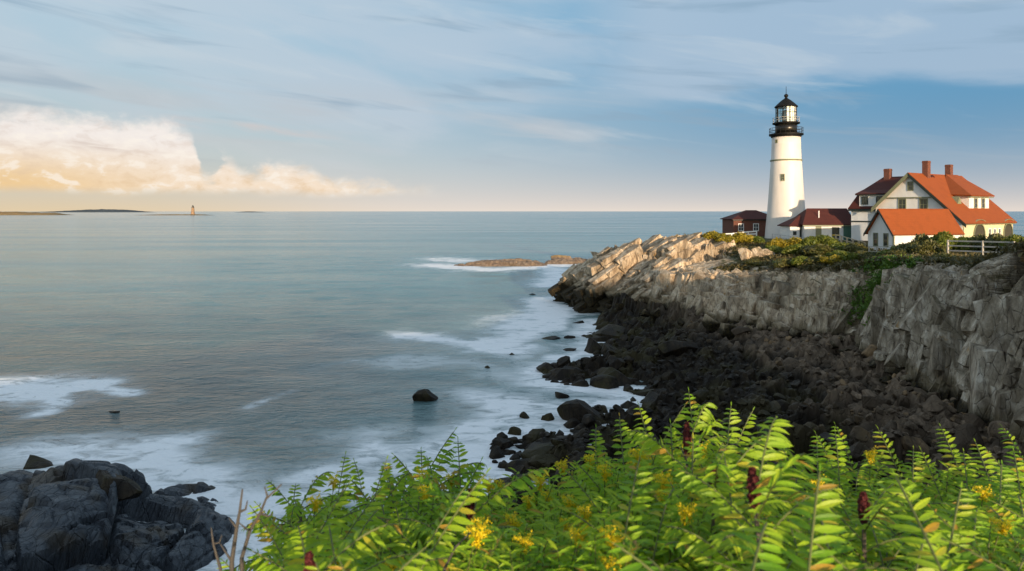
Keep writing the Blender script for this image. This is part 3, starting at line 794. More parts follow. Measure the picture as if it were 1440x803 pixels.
# weedy outcrops along the water's edge
for x, y, w, h, lb in [(800, 537, 92, 36, 'broad weed-black outcrop reaching left into the water'),
                       (870, 545, 90, 44, 'weed-black rock mass behind the broad outcrop'),
                       (828, 598, 84, 46, 'dark peaked rock below the tidal pool'),
                       (822, 620, 60, 30, 'flat dark rock below the peaked rock'),
                       (770, 655, 120, 52, 'wide wet dark rock in the foam nearest the camera'),
                       (735, 668, 80, 30, 'low wet rock at the foot of the wide dark rock'),
                       (870, 480, 80, 40, 'weedy block at the foot of the headland cliff')]:
    g = G(x, y); r = w/2/F*g.y; hh = h/F*g.y
    boulder(g.x, g.y+r*.6, -.1, r, lb, 'weed covered rocks at the water edge', 'rock', (1, .85, max(.3, hh/r*.62)), None, 'shore_rock', random.uniform(-.3, .3))

# boulders on the shaded shore
def scatter_boulders():
    pts = []; tries = 0
    while len(pts) < 215 and tries < 60000:
        tries += 1
        px_, py_ = random.uniform(690, 1440), random.uniform(455, 690)
        z = 1.5; g = G(px_, py_, z)
        a = np.array([[g.x, g.y]])
        if not in_poly(a, BEACH)[0]: continue
        zz = ground(g.x, g.y, SB)
        if zz is None: continue
        r = .38*math.exp(abs(random.gauss(0, .55)))*(1.0 if g.y < 60 else 1.25)
        if any((g.x-a_)**2+(g.y-b_)**2 < (.62*(r+c_))**2 for a_, b_, c_ in pts): continue
        pts.append((g.x, g.y, r))
        dc = seg_dist(a, BASE_XY)[0]
        if zz > 1.9 or dc < 4: lb, gr = 'brown bare boulder in the rubble below the cliff', 'bare boulders in the rubble below the cliff'
        else: lb, gr = 'weed-dark boulder on the shaded tidal shore', 'weed dark boulders on the tidal shore'
        boulder(g.x, g.y, zz+r*.12, r, lb, gr)
    # rubble too small to count
    V = []; Fc = []; o = 0; n = 0
    while n < 5200:
        px_, py_ = random.uniform(690, 1460), random.uniform(450, 700)
        g = G(px_, py_, 1.8)
        if not in_poly(np.array([[g.x, g.y]]), BEACH)[0]: n += .2; continue
        zz = ground(g.x, g.y, SB)
        n += 1
        if zz is None or zz < .1: continue
        v, f = random.choice(SMALL); r = random.uniform(.10, .34)
        R = Matrix.Rotation(random.uniform(0, 6.3), 3, 'Z') @ Matrix.Rotation(random.uniform(-1, 1), 3, 'X')
        V.append((v*r)@np.array(R).T+np.array([g.x, g.y, zz+r*.2])); Fc.append(f+o); o += len(v)
    me = mesh_from('beach_stones', np.concatenate(V), np.concatenate(Fc), False)
    s = link('beach_stones', me, M['weed'], kind='stuff'); tag(s, 'small broken stones covering the shaded shore below the cliff', 'stones')
scatter_boulders()

def edge_rocks():
    zones = [(765, 900, 508, 540, 22), (800, 850, 572, 606, 12), (695, 800, 612, 668, 30), (830, 870, 470, 500, 9), (880, 940, 540, 575, 8)]
    for x0, x1, y0, y1, n in zones:
        for _ in range(n):
            g = G(random.uniform(x0, x1), random.uniform(y0, y1), .3); zz = ground(g.x, g.y, SB) or 0
            r_ = .34*math.exp(abs(random.gauss(0, .6)))*g.y/50
            boulder(g.x, g.y, max(zz, -.1)+r_*.1, min(r_, 1.7), 'jagged weed-black boulder on the ledges at the water edge', 'jagged weed black boulders at the water edge', 'boulder', (random.uniform(.9, 1.4), random.uniform(.7, 1), random.uniform(.5, .9)))
edge_rocks()
# pale fallen blocks along the cliff foot
blk = [(1062, 462), (1090, 470), (1118, 474), (1130, 482), (1150, 470), (1172, 478), (1200, 486), (1215, 498), (1235, 512), (1255, 520), (1275, 530), (1000, 458), (1030, 462), (1190, 470), (1150, 488), (1225, 485), (1290, 548), (1310, 560), (1345, 575)]
bp = catmull([(s_[0], s_[1], s_[2]) for s_ in ST[6:14]], 60)
for i in range(46):
    b_ = bp[random.randrange(60)]; g = Vector((b_[0]-random.uniform(-.4, 2.6), b_[1]-random.uniform(-.4, 2.6), 0)); blk.append((HX+g.x/g.y*F, HY+(H-2.8)/g.y*F))
for x, y in blk:
    g = G(x, y, 2.8); r = .42*math.exp(abs(random.gauss(0, .5))); z = ground(g.x, g.y, SB) or 2.5
    boulder(g.x, g.y, max(z, 2.3)+r*.3, r, 'pale fallen block resting at the foot of the cliff', 'pale fallen blocks at the cliff foot', 'boulder', None, M['cliff'], 'fallen_block')
# pale outcrop of three stones between the bushes on the headland
for x, y, Y, r, lb in [(1050, 366, 86, 1.25, 'sunlit tan boulder on the headland beside the yellow bush, leftmost of three'), (1062, 360, 87, 1.3, 'sunlit tan boulder on the headland, tallest of three between bushes'), (1078, 362, 87, 1.0, 'pale flat boulder under the right hand yellow bush')]:
    g = P(x, y, Y); z = ground(g.x, g.y) or g.z
    boulder(g.x, g.y, z+r*.45, r, lb, None, 'boulder', (1, .9, 1.2), M['cliff'], 'boulder')

def mound(name, cx, cy, rx, ry, hz, seed, m, label, cat, blk_sc=(2.6, 2.2, 3), ba=.7, n=150, pw=2.6, tilt=(0, 0), kind=None):
    xs = np.linspace(-1.15, 1.15, n); X, Y = np.meshgrid(xs, xs, indexing='ij')
    R = (np.abs(X)**pw+np.abs(Y)**pw)**(1/pw)
    ang = np.stack([X.ravel()*1.7+seed, Y.ravel()*1.7, X.ravel()*0], 1)
    R = R+(fbm(ang, seed, 3).reshape(n, n)-.5)*(.42 if ba < 1 else .20)
    z = hz*np.clip(1-R**3.0, -1.2, 1)+(X*tilt[0]+Y*tilt[1])*np.clip(1-R, 0, 1)*2
    p = np.stack([X.ravel()*rx, Y.ravel()*ry, z.ravel()], 1)
    q = p@np.array(Matrix.Rotation(.5, 3, 'Y')@Matrix.Rotation(.6, 3, 'Z')).T
    d = ba*blocks(q/np.array(blk_sc), seed+1, .8, .25, .06)+ba*.26*blocks(q/np.array(blk_sc)*2.4, seed+2, 1.0, .3, .07)+.09*ba*blocks(q/np.array(blk_sc)*np.array([5, 7, 9]), seed+3, 1.0, .3, .1)
    gx, gy = np.gradient(p.reshape(n, n, 3)[:, :, 2]); nrm = np.stack([-gx.ravel()/(rx*2.3/n), -gy.ravel()/(ry*2.3/n), np.ones(n*n)], 1); nrm /= np.linalg.norm(nrm, axis=1, keepdims=True)
    p = p+nrm*d[:, None]
    o = link(name, mesh_from(name, p, grid_faces(n, n), False), m); o.location = (cx, cy, 0)
    if kind: o['kind'] = kind
    return tag(o, label, cat)
mound('rock_outcrop', -20.6, 25.8, 8.7, 9.2, 2.35, 5, M['slate'], 'huge blue-black slate outcrop at the lower left shore', 'rock', (7.0, 5.0, 4.0), 1.5, 320, tilt=(.85, 0))
bq = P(166, 668, 29.5); boulder(bq.x, bq.y, bq.z-.42, 1.05, 'brown-black rock perched on top of the slate outcrop', None, 'rock', (1.2, .9, .75), None, 'perched_rock')
gl = G(708, 375); mound('rock_ledge', gl.x, gl.y+5, 11.6, 4.5, 1.35, 21, M['ledge'], 'long low brown rock ledge in surf beyond the headland tip', 'rock ledge', (4, 3, 4), .6, 90)
gl = G(803, 372); mound('rock_ledge', gl.x, gl.y+5, 6.6, 4.5, 1.7, 27, M['ledge'], 'shorter brown rock ledge in surf, nearest the headland tip', 'rock ledge', (4, 3, 4), .6, 80)

# ------------------------------------------------------------ buildings
def window(par, org, ax, up, w, h, nrm, fm, cols=2, rows=2, name='window', fw=.10):
    """org: bottom centre on the wall; ax/up/nrm local unit vectors"""
    org, ax, up, nrm = map(Vector, (org, ax, up, nrm))
    f = MB(); pt = lambda a, b, c: org+ax*a+up*b+nrm*c
    def bar(a0, a1, b0, b1, c0, c1):
        f.prism([pt(a0, b0, c0), pt(a1, b0, c0), pt(a1, b1, c0), pt(a0, b1, c0)], nrm*(c1-c0))
    bar(-w/2-fw, -w/2, -fw, h+fw, -.02, .07); bar(w/2, w/2+fw, -fw, h+fw, -.02, .07)
    bar(-w/2, w/2, -fw, 0, -.02, .075); bar(-w/2, w/2, h, h+fw, -.02, .075)
    for i in range(1, cols): x = -w/2+w*i/cols; bar(x-.022, x+.022, 0, h, -.02, .045)
    for i in range(1, rows): y = h*i/rows; bar(-w/2, w/2, y-.025, y+.025, -.018, .05)
    o = f.build(name, fm, par)
    MB().prism([pt(-w/2, 0, -.03), pt(w/2, 0, -.03), pt(w/2, h, -.03), pt(-w/2, h, -.03)], nrm*.045).build('pane', M['glass'], o)
    return o

def lighthouse():
    Y = 115.0; x = (1105.5-HX)/F*Y; z0 = H-(337-HY)/F*Y; k = Y/F
    t = empty('lighthouse', (x, Y, z0), 0, 'tall white lighthouse tower with black lantern on the headland', 'lighthouse')
    zz = lambda py: (337-py)*k
    prof = [(29*k, -1.0), (28.6*k, 0), (27.4*k, zz(322)), (25.3*k, zz(300)), (23.4*k, zz(275)), (21.8*k, zz(250)), (20.4*k, zz(227))]
    MB().lathe(prof+[(20.0*k, zz(226)), (19.3*k, zz(205)), (19.0*k, zz(192))], 64).build('tower', M['tower'], t, True)
    MB().lathe([(20.3*k, zz(227)), (21.4*k, zz(226.6)), (21.4*k, zz(225)), (20.0*k, zz(224.6))], 48).build('belt_course', M['trim_olive'], t, True)
    MB().lathe([(19.0*k, zz(193.5)), (20.2*k, zz(193)), (20.2*k, zz(191.5)), (22.8*k, zz(190.6)), (22.8*k, zz(188.6)), (14, zz(188.6))][:5]+[(12*k, zz(188.6))], 40).build('gallery_deck', M['black_matt'], t)
    MB().lathe([(14.8*k, zz(188.6)), (14.8*k, zz(174))], 24).build('watch_room', M['black'], t, True)
    MB().lathe([(15*k, zz(175.4)), (18.2*k, zz(174.4)), (18.2*k, zz(172.6)), (13*k, zz(172.6))], 32).build('lantern_deck', M['black_matt'], t)
    def railing(name, rad, zb, ht, n, rails, m):
        b = MB()
        for i in range(n):
            a = 2*PI*i/n; c, s = rad*math.cos(a), rad*math.sin(a); b.bar((c, s, zb), (c, s, zb+ht), .035)
        for r in rails:
            b.lathe([(rad-.03, zb+ht*r-.03), (rad+.03, zb+ht*r-.03), (rad+.03, zb+ht*r+.03), (rad-.03, zb+ht*r+.03), (rad-.03, zb+ht*r-.03)], 40, cap=False)
        b.build(name, m, t)
    railing('gallery_railing', 22.2*k, zz(188.6), 8.0*k, 22, (.5, 1), M['black_matt'])
    railing('lantern_railing', 17.6*k, zz(172.6), 6.5*k, 10, (.5, 1), M['rail_metal'])
    # lantern: ten glazed sides, dark back half seen through
    n = 10; rl = 13.6*k; a0 = .31
    fr = MB(); gl = MB()
    zb, zt = zz(172.5), zz(151)
    for i in range(n):
        a, b = a0+2*PI*i/n, a0+2*PI*(i+1)/n
        p, q = Vector((rl*math.cos(a), rl*math.sin(a), 0)), Vector((rl*math.cos(b), rl*math.sin(b), 0))
        fr.bar(p+Vector((0,0,zb)), p+Vector((0,0,zt)), .09)
        for u in (0, .33, .66, 1): fr.bar(p+Vector((0,0,zb+(zt-zb)*u)), q+Vector((0,0,zb+(zt-zb)*u)), .06)
        m_ = (p+q)/2; fr.bar(m_+Vector((0,0,zb)), m_+Vector((0,0,zt)), .04)
        gl.add([p*.985+Vector((0,0,zb)), q*.985+Vector((0,0,zb)), q*.985+Vector((0,0,zt)), p*.985+Vector((0,0,zt))], [(0,1,2,3)])
    lf = fr.build('lantern_frame', M['black_matt'], t); gl.build('lantern_glass', M['lantern_glass'], lf)
    # opaque landward panels of the lantern room
    sp = MB(); pn = 12
    pts = []
    for i in range(pn+1):
        a = math.radians(-108)+math.radians(120)*i/pn; pts.append((rl*.95*math.cos(a), rl*.95*math.sin(a)))
    for (x1, y1), (x2, y2) in zip(pts[:-1], pts[1:]):
        sp.add([(x1, y1, zb), (x2, y2, zb), (x2, y2, zt), (x1, y1, zt)], [(0,1,2,3)])
        sp.add([(x1*.96, y1*.96, zb), (x2*.96, y2*.96, zb), (x2*.96, y2*.96, zt), (x1*.96, y1*.96, zt)], [(3,2,1,0)])
    sp.build('lantern_screen', M['trim_white'], t)
    MB().lathe([(.5, zb), (.6, zb+.6), (.75, zb+.8), (.75, zb+1.7), (.4, zb+2.1)], 16).build('lens', M['lens'], t, True)
    MB().lathe([(15.4*k, zz(151)), (15.6*k, zz(150)), (11*k, zz(145.5)), (6*k, zz(141)), (2.2*k, zz(138.4)), (1.6*k, zz(137))], 20).build('roof', M['black_matt'], t)
    MB().lathe([(1.4*k, zz(138)), (1.7*k, zz(137)), (2.7*k, zz(135.6)), (2.9*k, zz(134.4)), (2.3*k, zz(133)), (.8*k, zz(132.2)), (.3*k, zz(131.6))], 16).build('ventilator_ball', M['black_matt'], t, True)
    MB().tube([(0,0,zz(133)), (0,0,zz(121.5))], [.05, .03], 6).build('lightning_rod', M['black_matt'], t)
    cv = Vector((-x, -Y, 0)).normalized(); rt = Vector((-cv.y, cv.x, 0))
    if rt.x < 0: rt = -rt
    def wl(px_, py_, rad, w, h):
        off = (px_-1106)*k; a = math.asin(max(-1, min(1, off/rad))); nrm = cv*math.cos(a)+rt*math.sin(a); ax = rt*math.cos(a)-cv*math.sin(a)
        window(t, nrm*(rad+.0)+Vector((0,0,zz(py_)-h/2)), ax, (0,0,1), w, h, nrm, M['trim_olive'], 2, 2, 'window', .12)
    wl(1101.5, 250.5, 21.9*k, .42, .95)
    wl(1093.5, 199.5, 19.25*k, .25, .35)
    return t
lighthouse()

def gable_roof_panels(b, a0, z0, a1, z1, y0, y1, th):
    b.slab([(a0, y0, z0), (a1, y0, z1), (a1, y1, z1), (a0, y1, z0)], th)

def main_house():
    z0 = 10.0; dz = .2
    t = empty('keepers_house', (53.7, 92, z0), math.atan2(-.83, .558), 'big white house with orange roof, front gable and three chimneys', 'house')
    R = 9.8; pt = .963; aR = 6.8; aL = -4.6; L = 14.6
    zr = lambda a: R-pt*abs(a)
    wR = 6.35
    MB().prism([(aL, -.15, -1), (wR, -.15, -1), (wR, -.15, zr(wR)-.15), (0, -.15, R-.2), (aL, -.15, zr(aL)-.15)], (0, L, 0)).build('wall', M['white'], t)
    b = MB(); gable_roof_panels(b, 0.02, R, aR+.2, zr(aR+.2), -.75, L+.3, .22); gable_roof_panels(b, -.02, R, aL-.3, zr(aL-.3), -.75, L+.3, .22)
    rf = b.build('roof', M['roof'], t)
    # rake boards: dark one on the right slope, olive one on the left
    b = MB(); b.prism([(0, -.80, R-.05), (aR+.25, -.80, zr(aR+.25)-.05), (aR+.25, -.80, zr(aR+.25)-.50), (0, -.80, R-.5)], (0, .12, 0)); b.build('rake_board', M['trim_green'], rf, label='dark green rake board')
    b = MB(); b.prism([(-.01, -.81, R-.03), (aL-.3, -.81, zr(aL-.3)-.03), (aL-.3, -.81, zr(aL-.3)-.60), (-.01, -.81, R-.60)], (0, .14, 0)); b.build('rake_board', M['trim_olive'], rf, label='olive rake board')
    # upper gable stands a little proud of the wall below it
    MB().prism([(-3.15, -.32, 6.5), (3.15, -.32, 6.5), (.0, -.32, R-.45)], (0, .165, 0)).build('upper_gable', M['white'], t)
    MB().box(-3.3, 3.3, -.37, -.12, 6.38, 6.5).build('gable_trim', M['trim_olive'], t)
    window(t, (.15, -.325, 7.45), (1,0,0), (0,0,1), .55, 1.05, (0,-1,0), M['trim_olive'], 1, 2)
    window(t, (-1.0, -.155, 4.75), (1,0,0), (0,0,1), .85, 1.45, (0,-1,0), M['trim_olive'], 2, 2)
    window(t, (1.75, -.155, 4.75), (1,0,0), (0,0,1), .85, 1.45, (0,-1,0), M['trim_olive'], 2, 2)
    # side eave board, porch with arched openings
    MB().box(wR+.02, aR+.1, -.3, L+.1, zr(aR)-.38, zr(aR)-.12).build('eave_board', M['trim_olive'], t)
    pw = MB().box(wR+.01, wR+.22, -.1, L, -1, zr(wR)-.55).build('porch_wall', M['cream'], t)
    def arch(y, w, h, trim=.16):
        rim = MB(); pan = MB(); n = 12; zb = .2; zs = h-w/2
        pr = [(-w/2, zb)]+[(-w/2*math.cos(PI*i/n), zs+w/2*math.sin(PI*i/n)) for i in range(n+1)]+[(w/2, zb)]
        po = [(-w/2-trim, zb)]+[(-(w/2+trim)*math.cos(PI*i/n), zs+(w/2+trim)*math.sin(PI*i/n)) for i in range(n+1)]+[(w/2+trim, zb)]
        for i in range(len(pr)-1):
            rim.prism([(wR+.225, y+pr[i][0], pr[i][1]), (wR+.225, y+pr[i+1][0], pr[i+1][1]), (wR+.225, y+po[i+1][0], po[i+1][1]), (wR+.225, y+po[i][0], po[i][1])], (.12, 0, 0))
        o = rim.build('porch_arch', M['trim_olive'], t)
        pan.prism([(wR+.215, y+a, b) for a, b in pr], (.02, 0, 0)).build('arch_recess', M['dark_in'], o)
    arch(4.1, 3.0, 2.95); arch(12.9, 2.6, 2.95)
    for y in (7.2, 8.7, 10.2):
        window(t, (wR+.23, y, 1.1), (0,1,0), (0,0,1), .55, 1.1, (1,0,0), M['trim_white'], 1, 2, 'window', .14)
    # curved eyebrow over each porch arch
    for y in (4.1, 12.9):
        e = MB(); n = 14
        for i in range(n):
            a, c = PI*i/n, PI*(i+1)/n
            f = lambda q, r: (y-r*math.cos(q), zr(aR)-.42+r*.36*math.sin(q))
            (y1, z1), (y2, z2), (y3, z3), (y4, z4) = f(a, 1.75), f(c, 1.75), f(c, 1.95), f(a, 1.95)
            e.prism([(wR-.6, y1, z1), (wR-.6, y2, z2), (wR-.6, y3, z3), (wR-.6, y4, z4)], (1.05, 0, 0))
        e.build('eyebrow_eave', M['trim_olive'], t)
    # right dormer
    dm = MB(); dm.prism([(5.0, 5.1, 4.6), (5.0, 11.1, 4.6), (5.0, 11.1, 6.75), (5.0, 5.1, 6.75)], (-3.5, 0, 0)); d = dm.build('dormer', M['white'], t)
    A, B, Cc, D, E = (.2, 9.6, 9.86), (.2, 13.2, 9.86), (5.5, 4.5, 6.72), (5.5, 11.7, 6.72), (2.0, 4.5, 6.95)
    dr = MB(); dr.slab([A, B, D], .15); dr.slab([A, D, Cc], .15); dr.slab([A, Cc, E], .15); dr.slab([B, (2.4, 13.3, 7.3), D], .15); dr.build('dormer_roof', M['roof'], d)
    MB().box(5.02, 5.4, 4.6, 11.6, 6.44, 6.56).build('dormer_eave', M['trim_olive'], d)
    for y in (7.0, 9.2): window(d, (5.005, y, 5.1), (0,1,0), (0,0,1), .75, 1.15, (1,0,0), M['trim_olive'], 1, 2)
    for y in (5.9, 8.1, 10.3): MB().box(5.0, 5.07, y-.32, y+.32, 5.1, 6.3).build('shutter', M['trim_white'], d)
    # little triangular roof vent
    v = MB(); v.prism([(4.4, 3.2, zr(4.4)-.1), (4.4, 4.5, zr(4.4)-.1), (4.4, 3.85, zr(4.4)+1.0)], (-1.3, 0, 0)); v.build('roof_vent', M['trim_olive'], rf)
    for y, a, zt in ((3.6, .35, 11.5), (11.2, -.1, 11.3)):
        c = MB().box(a-.36, a+.36, y-.42, y+.42, R-1.2, zt).box(a-.39, a+.39, y-.45, y+.45, zt-.28, zt-.1); c.build('chimney', M['brick'], rf)
    # cross wing with gambrel roof, hipped at its far end
    MB().box(-8.4, aL+.02, .3, 9.7, -1, 5.0).build('wing_wall', M['white'], t)
    MB().box(-8.47, aL-.02, .2, .42, 3.05, 3.22).build('wing_trim', M['trim_green'], t)
    r0, r1 = (-6.2, 5, 9.6), (.6, 5, 9.6)
    bf, bb = 1.05, 8.95; kz = 7.35; ke = 4.95
    w = MB()
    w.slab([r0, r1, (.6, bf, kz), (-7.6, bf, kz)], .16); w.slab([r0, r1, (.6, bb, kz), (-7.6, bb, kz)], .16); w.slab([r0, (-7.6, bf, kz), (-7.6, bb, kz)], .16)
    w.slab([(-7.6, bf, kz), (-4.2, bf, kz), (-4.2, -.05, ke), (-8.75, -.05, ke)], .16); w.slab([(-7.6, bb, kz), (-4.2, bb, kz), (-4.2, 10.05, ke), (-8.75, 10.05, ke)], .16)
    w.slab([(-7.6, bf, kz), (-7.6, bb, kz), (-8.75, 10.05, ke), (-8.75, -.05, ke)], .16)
    wr = w.build('wing_roof', M['roof_dark_shaded'], t)
    MB().box(-8.7, -4.6, -.06, .28, 4.62, 4.88).build('wing_eave', M['trim_green'], t)
    wd = MB().box(-7.1, -3.2, .12, 2.2, 5.3, 7.12).build('wing_dormer', M['white'], t)
    MB().slab([(-7.6, -.15, 7.1), (-3.0, -.15, 7.1), (-3.0, 2.6, 7.98), (-7.4, 2.6, 7.98)], .14).build('dormer_roof', M['roof_dark_shaded'], wd)
    MB().box(-7.5, -3.0, -.2, .10, 6.86, 6.98).build('dormer_eave', M['trim_green'], wd)
    for a in (-6.3, -4.2): window(wd, (a, .115, 5.65), (1,0,0), (0,0,1), .75, .95, (0,-1,0), M['trim_green'], 2, 2)
    c = MB().box(-5.8, -5.0, 4.25, 5.05, 8.6, 10.75).box(-5.83, -4.97, 4.22, 5.08, 10.45, 10.62); c.build('chimney', M['brick'], wr)
    MB().box(-8.45, -5, .24, .3, -.9, .4).build('basement_lattice', M['dark_in'], t)
    return t
main_house()

def shed():
    Y = 80.0; Cx = .559*Y; zb = 9.9
    t = empty('white_shed', (Cx, Y, zb), math.atan2(-.97, .24), 'small white shed with bright orange gable roof in front of the house', 'shed')
    W = 3.9; Ln = 9.6; he = 2.45; hr = 5.0
    # local X runs along the gable towards the camera, x from -W to 0
    MB().prism([(-W, 0, -1), (0, 0, -1), (0, 0, he), (-W/2, 0, hr-.12), (-W, 0, he)], (0, Ln, 0)).build('wall', M['white'], t)
    sl = (hr-he)/(W/2)
    b = MB(); o = .38
    b.slab([(-W/2+.01, -.4, hr), (o, -.4, he-sl*o), (o, Ln+.3, he-sl*o), (-W/2+.01, Ln+.3, hr)], .16)
    b.slab([(-W/2-.01, -.4, hr), (-W-o, -.4, he-sl*o), (-W-o, Ln+.3, he-sl*o), (-W/2-.01, Ln+.3, hr)], .16)
    rf = b.build('roof', M['roof'], t)
    for sx in (1, -1):
        e = -W/2+sx*(W/2+o)
        MB().prism([(-W/2, -.46, hr-.02), (e, -.46, he-sl*o-.02), (e, -.46, he-sl*o-.32), (-W/2, -.46, hr-.32)], (0, .1, 0)).build('rake_board', M['trim_green'], rf)
    for sx in (-W+.03, -.03): MB().box(sx-.09, sx+.09, -.03, .1, -.9, he).build('corner_board', M['trim_olive'] if sx > -1 else M['trim_white'], t)
    for a in (-2.75, -1.15): window(t, (a, -.005, .55), (1,0,0), (0,0,1), .55, 1.45, (0,-1,0), M['trim_olive'], 1, 2, 'window', .09)
    window(t, (.005, 6.4, .55), (0,1,0), (0,0,1), 1.5, 1.0, (1,0,0), M['trim_olive'], 3, 2, 'window', .1)
    return t
shed()

def passage():
    Y = 101.0; x0 = (1131-HX)/F*Y; x1 = (1199-HX)/F*(Y); zb = 10.3; k = Y/F
    t = empty('passage_building', ((1131-HX)*k, Y, zb), 0, 'low white passage building with red hip roof coloured as in shade, beside the lighthouse', 'building')
    w = 68*k; d = 5.6; he = H-(315.5-HY)*k-zb; hr = H-(293-HY)/F*(Y+2.8)-zb
    MB().box(0, w, 0, d, -1, he).build('wall', M['white'], t)
    o = .4
    b = MB(); rl = 1.6; A = (rl, d/2, hr); B = (w+.5, d/2, hr)
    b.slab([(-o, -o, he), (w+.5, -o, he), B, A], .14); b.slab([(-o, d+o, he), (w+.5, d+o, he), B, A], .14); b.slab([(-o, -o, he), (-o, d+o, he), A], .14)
    rf = b.build('roof', M['roof_dark_shaded'], t)
    MB().box(-o+.05, w+.4, -o+.03, -o+.15, he-.26, he-.1).build('eave_board', M['trim_olive'], t)
    MB().tube([(2.6, 1.0, he+.8), (2.6, 1.0, he+2.0)], .09, 8).build('vent_pipe', M['trim_white'], rf)
    X = lambda px_: (px_-1131)*k
    MB().box(X(1147), X(1155), -.05, .06, -.9, he-.2).build('doorway', M['trim_olive'], t, label='olive doorway')
    window(t, (X(1175), -.005, .35), (1,0,0), (0,0,1), .85, 1.5, (0,-1,0), M['trim_green'], 1, 2)
    MB().box(X(1186), w-.02, -.06, .05, -.9, he-.1).build('door', M['green_wall'], t, label='wide dark green door')
    # lower annexe at the tower side
    ax0, ax1 = X(1114.5), X(1129.5)
    MB().box(ax0, -.01, .9, 4.6, -1, he-.25).build('annexe_wall', M['white'], t)
    a = MB(); ha = he-.22; ht = H-(302-HY)/F*(Y+2.7)-zb
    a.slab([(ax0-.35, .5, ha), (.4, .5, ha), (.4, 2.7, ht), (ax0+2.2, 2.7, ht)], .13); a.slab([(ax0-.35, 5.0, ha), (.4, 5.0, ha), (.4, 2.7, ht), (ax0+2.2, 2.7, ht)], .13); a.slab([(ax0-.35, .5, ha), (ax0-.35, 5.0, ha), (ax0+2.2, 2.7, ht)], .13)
    a.build('annexe_roof', M['roof_dark_shaded'], t)
    MB().box(X(1128), -.05, .84, .95, -.9, ha-.1).build('annexe_door', M['trim_green'], t)
    window(t, (X(1121), .895, .85), (1,0,0), (0,0,1), .3, .35, (0,-1,0), M['trim_green'], 1, 1)
    return t
passage()

def brick_house():
    Y = 122.0; k = Y/F; zb = 10.4
    t = empty('brick_building', ((1030-HX)*k, Y, zb), 0, 'low red brick building with hip roof just left of the lighthouse', 'building')
    w = 66*k; d = 6.5; he = H-(308-HY)*k-zb; hr = H-(295.5-HY)/F*(Y+3.2)-zb; o = .35
    MB().box(.2, w, 0, d, -1.5, he).build('wall', M['brick'], t)
    b = MB(); A = (3.5, d/2, hr); B = (w-3, d/2, hr)
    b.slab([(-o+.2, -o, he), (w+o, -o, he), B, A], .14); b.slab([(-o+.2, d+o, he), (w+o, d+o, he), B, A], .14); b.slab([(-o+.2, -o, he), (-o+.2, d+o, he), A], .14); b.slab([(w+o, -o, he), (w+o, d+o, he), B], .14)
    b.build('roof', M['roof_dark_shaded'], t)
    MB().box(0, w+.2, -o+.02, -o+.14, he-.24, he-.1).build('eave_board', M['trim_green'], t)
    for px_ in (1042, 1063): window(t, ((px_-1030)*k, -.005, .75), (1,0,0), (0,0,1), .8, 1.15, (0,-1,0), M['trim_white'], 2, 2)
    return t
brick_house()

# ------------------------------------------------------------ fences, ramp
def fence(name, pts, ht, rails, pm, label, psz=.12, rsz=(.05, .13), cat='fence', step=None, z=None):
    """pts: ground (x,y); a post at each point, rails between"""
    zs = []
    for i, (x, y) in enumerate(pts):
        g = ground(x, y); zs.append((g if g is not None else 10) if z is None else z[i])
    t = empty(name, (pts[0][0], pts[0][1], zs[0]), 0, label, cat)
    o = Vector((pts[0][0], pts[0][1], zs[0])); tops = []
    for (x, y), zz in zip(pts, zs):
        p = Vector((x, y, zz))-o; MB().box(p.x-psz/2, p.x+psz/2, p.y-psz/2, p.y+psz/2, p.z-.4, p.z+ht).build('post', pm, t); tops.append(p)
    for r in rails:
        b = MB()
        for p, q in zip(tops[:-1], tops[1:]): b.bar(p+Vector((0,0,ht*r)), q+Vector((0,0,ht*r)), *rsz)
        b.build('rail', pm, t)
    return t
def LP(*q): return [(P(x, 0, Y).x, Y) for x, Y in q]
fp = LP((1333, 61), (1382, 58), (1426, 55.5)); fz = [H-(337.5-HY)/F*61-1.25, H-(338.5-HY)/F*58-1.25, H-(339.5-HY)/F*55.5-1.25]
fence('rail_fence', fp, 1.25, (.25, .6, .94), M['wood_grey'], 'pale three-rail wooden fence on the cliff top at the right', .13, (.05, .12), z=fz)
fence('pipe_railing', LP((1086, 108), (1097, 104), (1112, 100), (1130, 96), (1147, 94), (1163, 93)), 1.0, (.55, 1), M['rail_metal'], 'thin grey pipe railing in front of the lighthouse and passage', .06, (.05, .05), 'railing')
fence('pipe_railing', LP((1222, 77), (1233, 75), (1258, 74), (1274, 74), (1292, 75)), 1.05, (.5, 1), M['wood_grey'], 'thin grey railing in front of the white shed', .09, (.06, .06), 'railing')
fence('white_fence', LP((998, 108), (1008, 110), (1018, 112), (1029, 114), (1040, 114), (1052, 114), (1064, 114)), 1.25, (.3, .62, .95), M['trim_white'], 'low white board fence before the brick building', .14, (.05, .2))
def ramp():
    a = Vector((*LP((1176, 90))[0], 10.55)); b = Vector((*LP((1217, 86))[0], 9.7)); n = Vector((.35, .94, 0))*1.2
    t = empty('wooden_ramp', a, 0, 'pale wooden ramp with handrails leading to the passage building', 'ramp')
    d = b-a
    MB().slab([(0,0,0), d, d+n, n], .12).build('deck', M['wood_pale'], t)
    for off in (Vector((0,0,0)), n):
        r = MB(); r.bar(off+Vector((0,0,.95)), off+d+Vector((0,0,.95)), .07); r.bar(off+Vector((0,0,.5)), off+d+Vector((0,0,.5)), .05); r.build('handrail', M['wood_pale'], t)
        for i in range(6):
            p = off+d*(i/5); MB().bar(p+Vector((0,0,-.8)), p+Vector((0,0,1.0)), .08).build('post', M['wood_pale'], t)
ramp()
px_ = P(1175.5, 331, 96); gz = 10.6
t = empty('storage_box', (px_.x, px_.y, gz), 0, 'small dark box with a yellow lid beside the passage wall', 'box')
MB().box(-.35, .35, -.3, .3, 0, .55).build('body', M['dark_box'], t); MB().box(-.42, .42, -.36, .36, .56, .7).build('lid', M['yellow'], t)

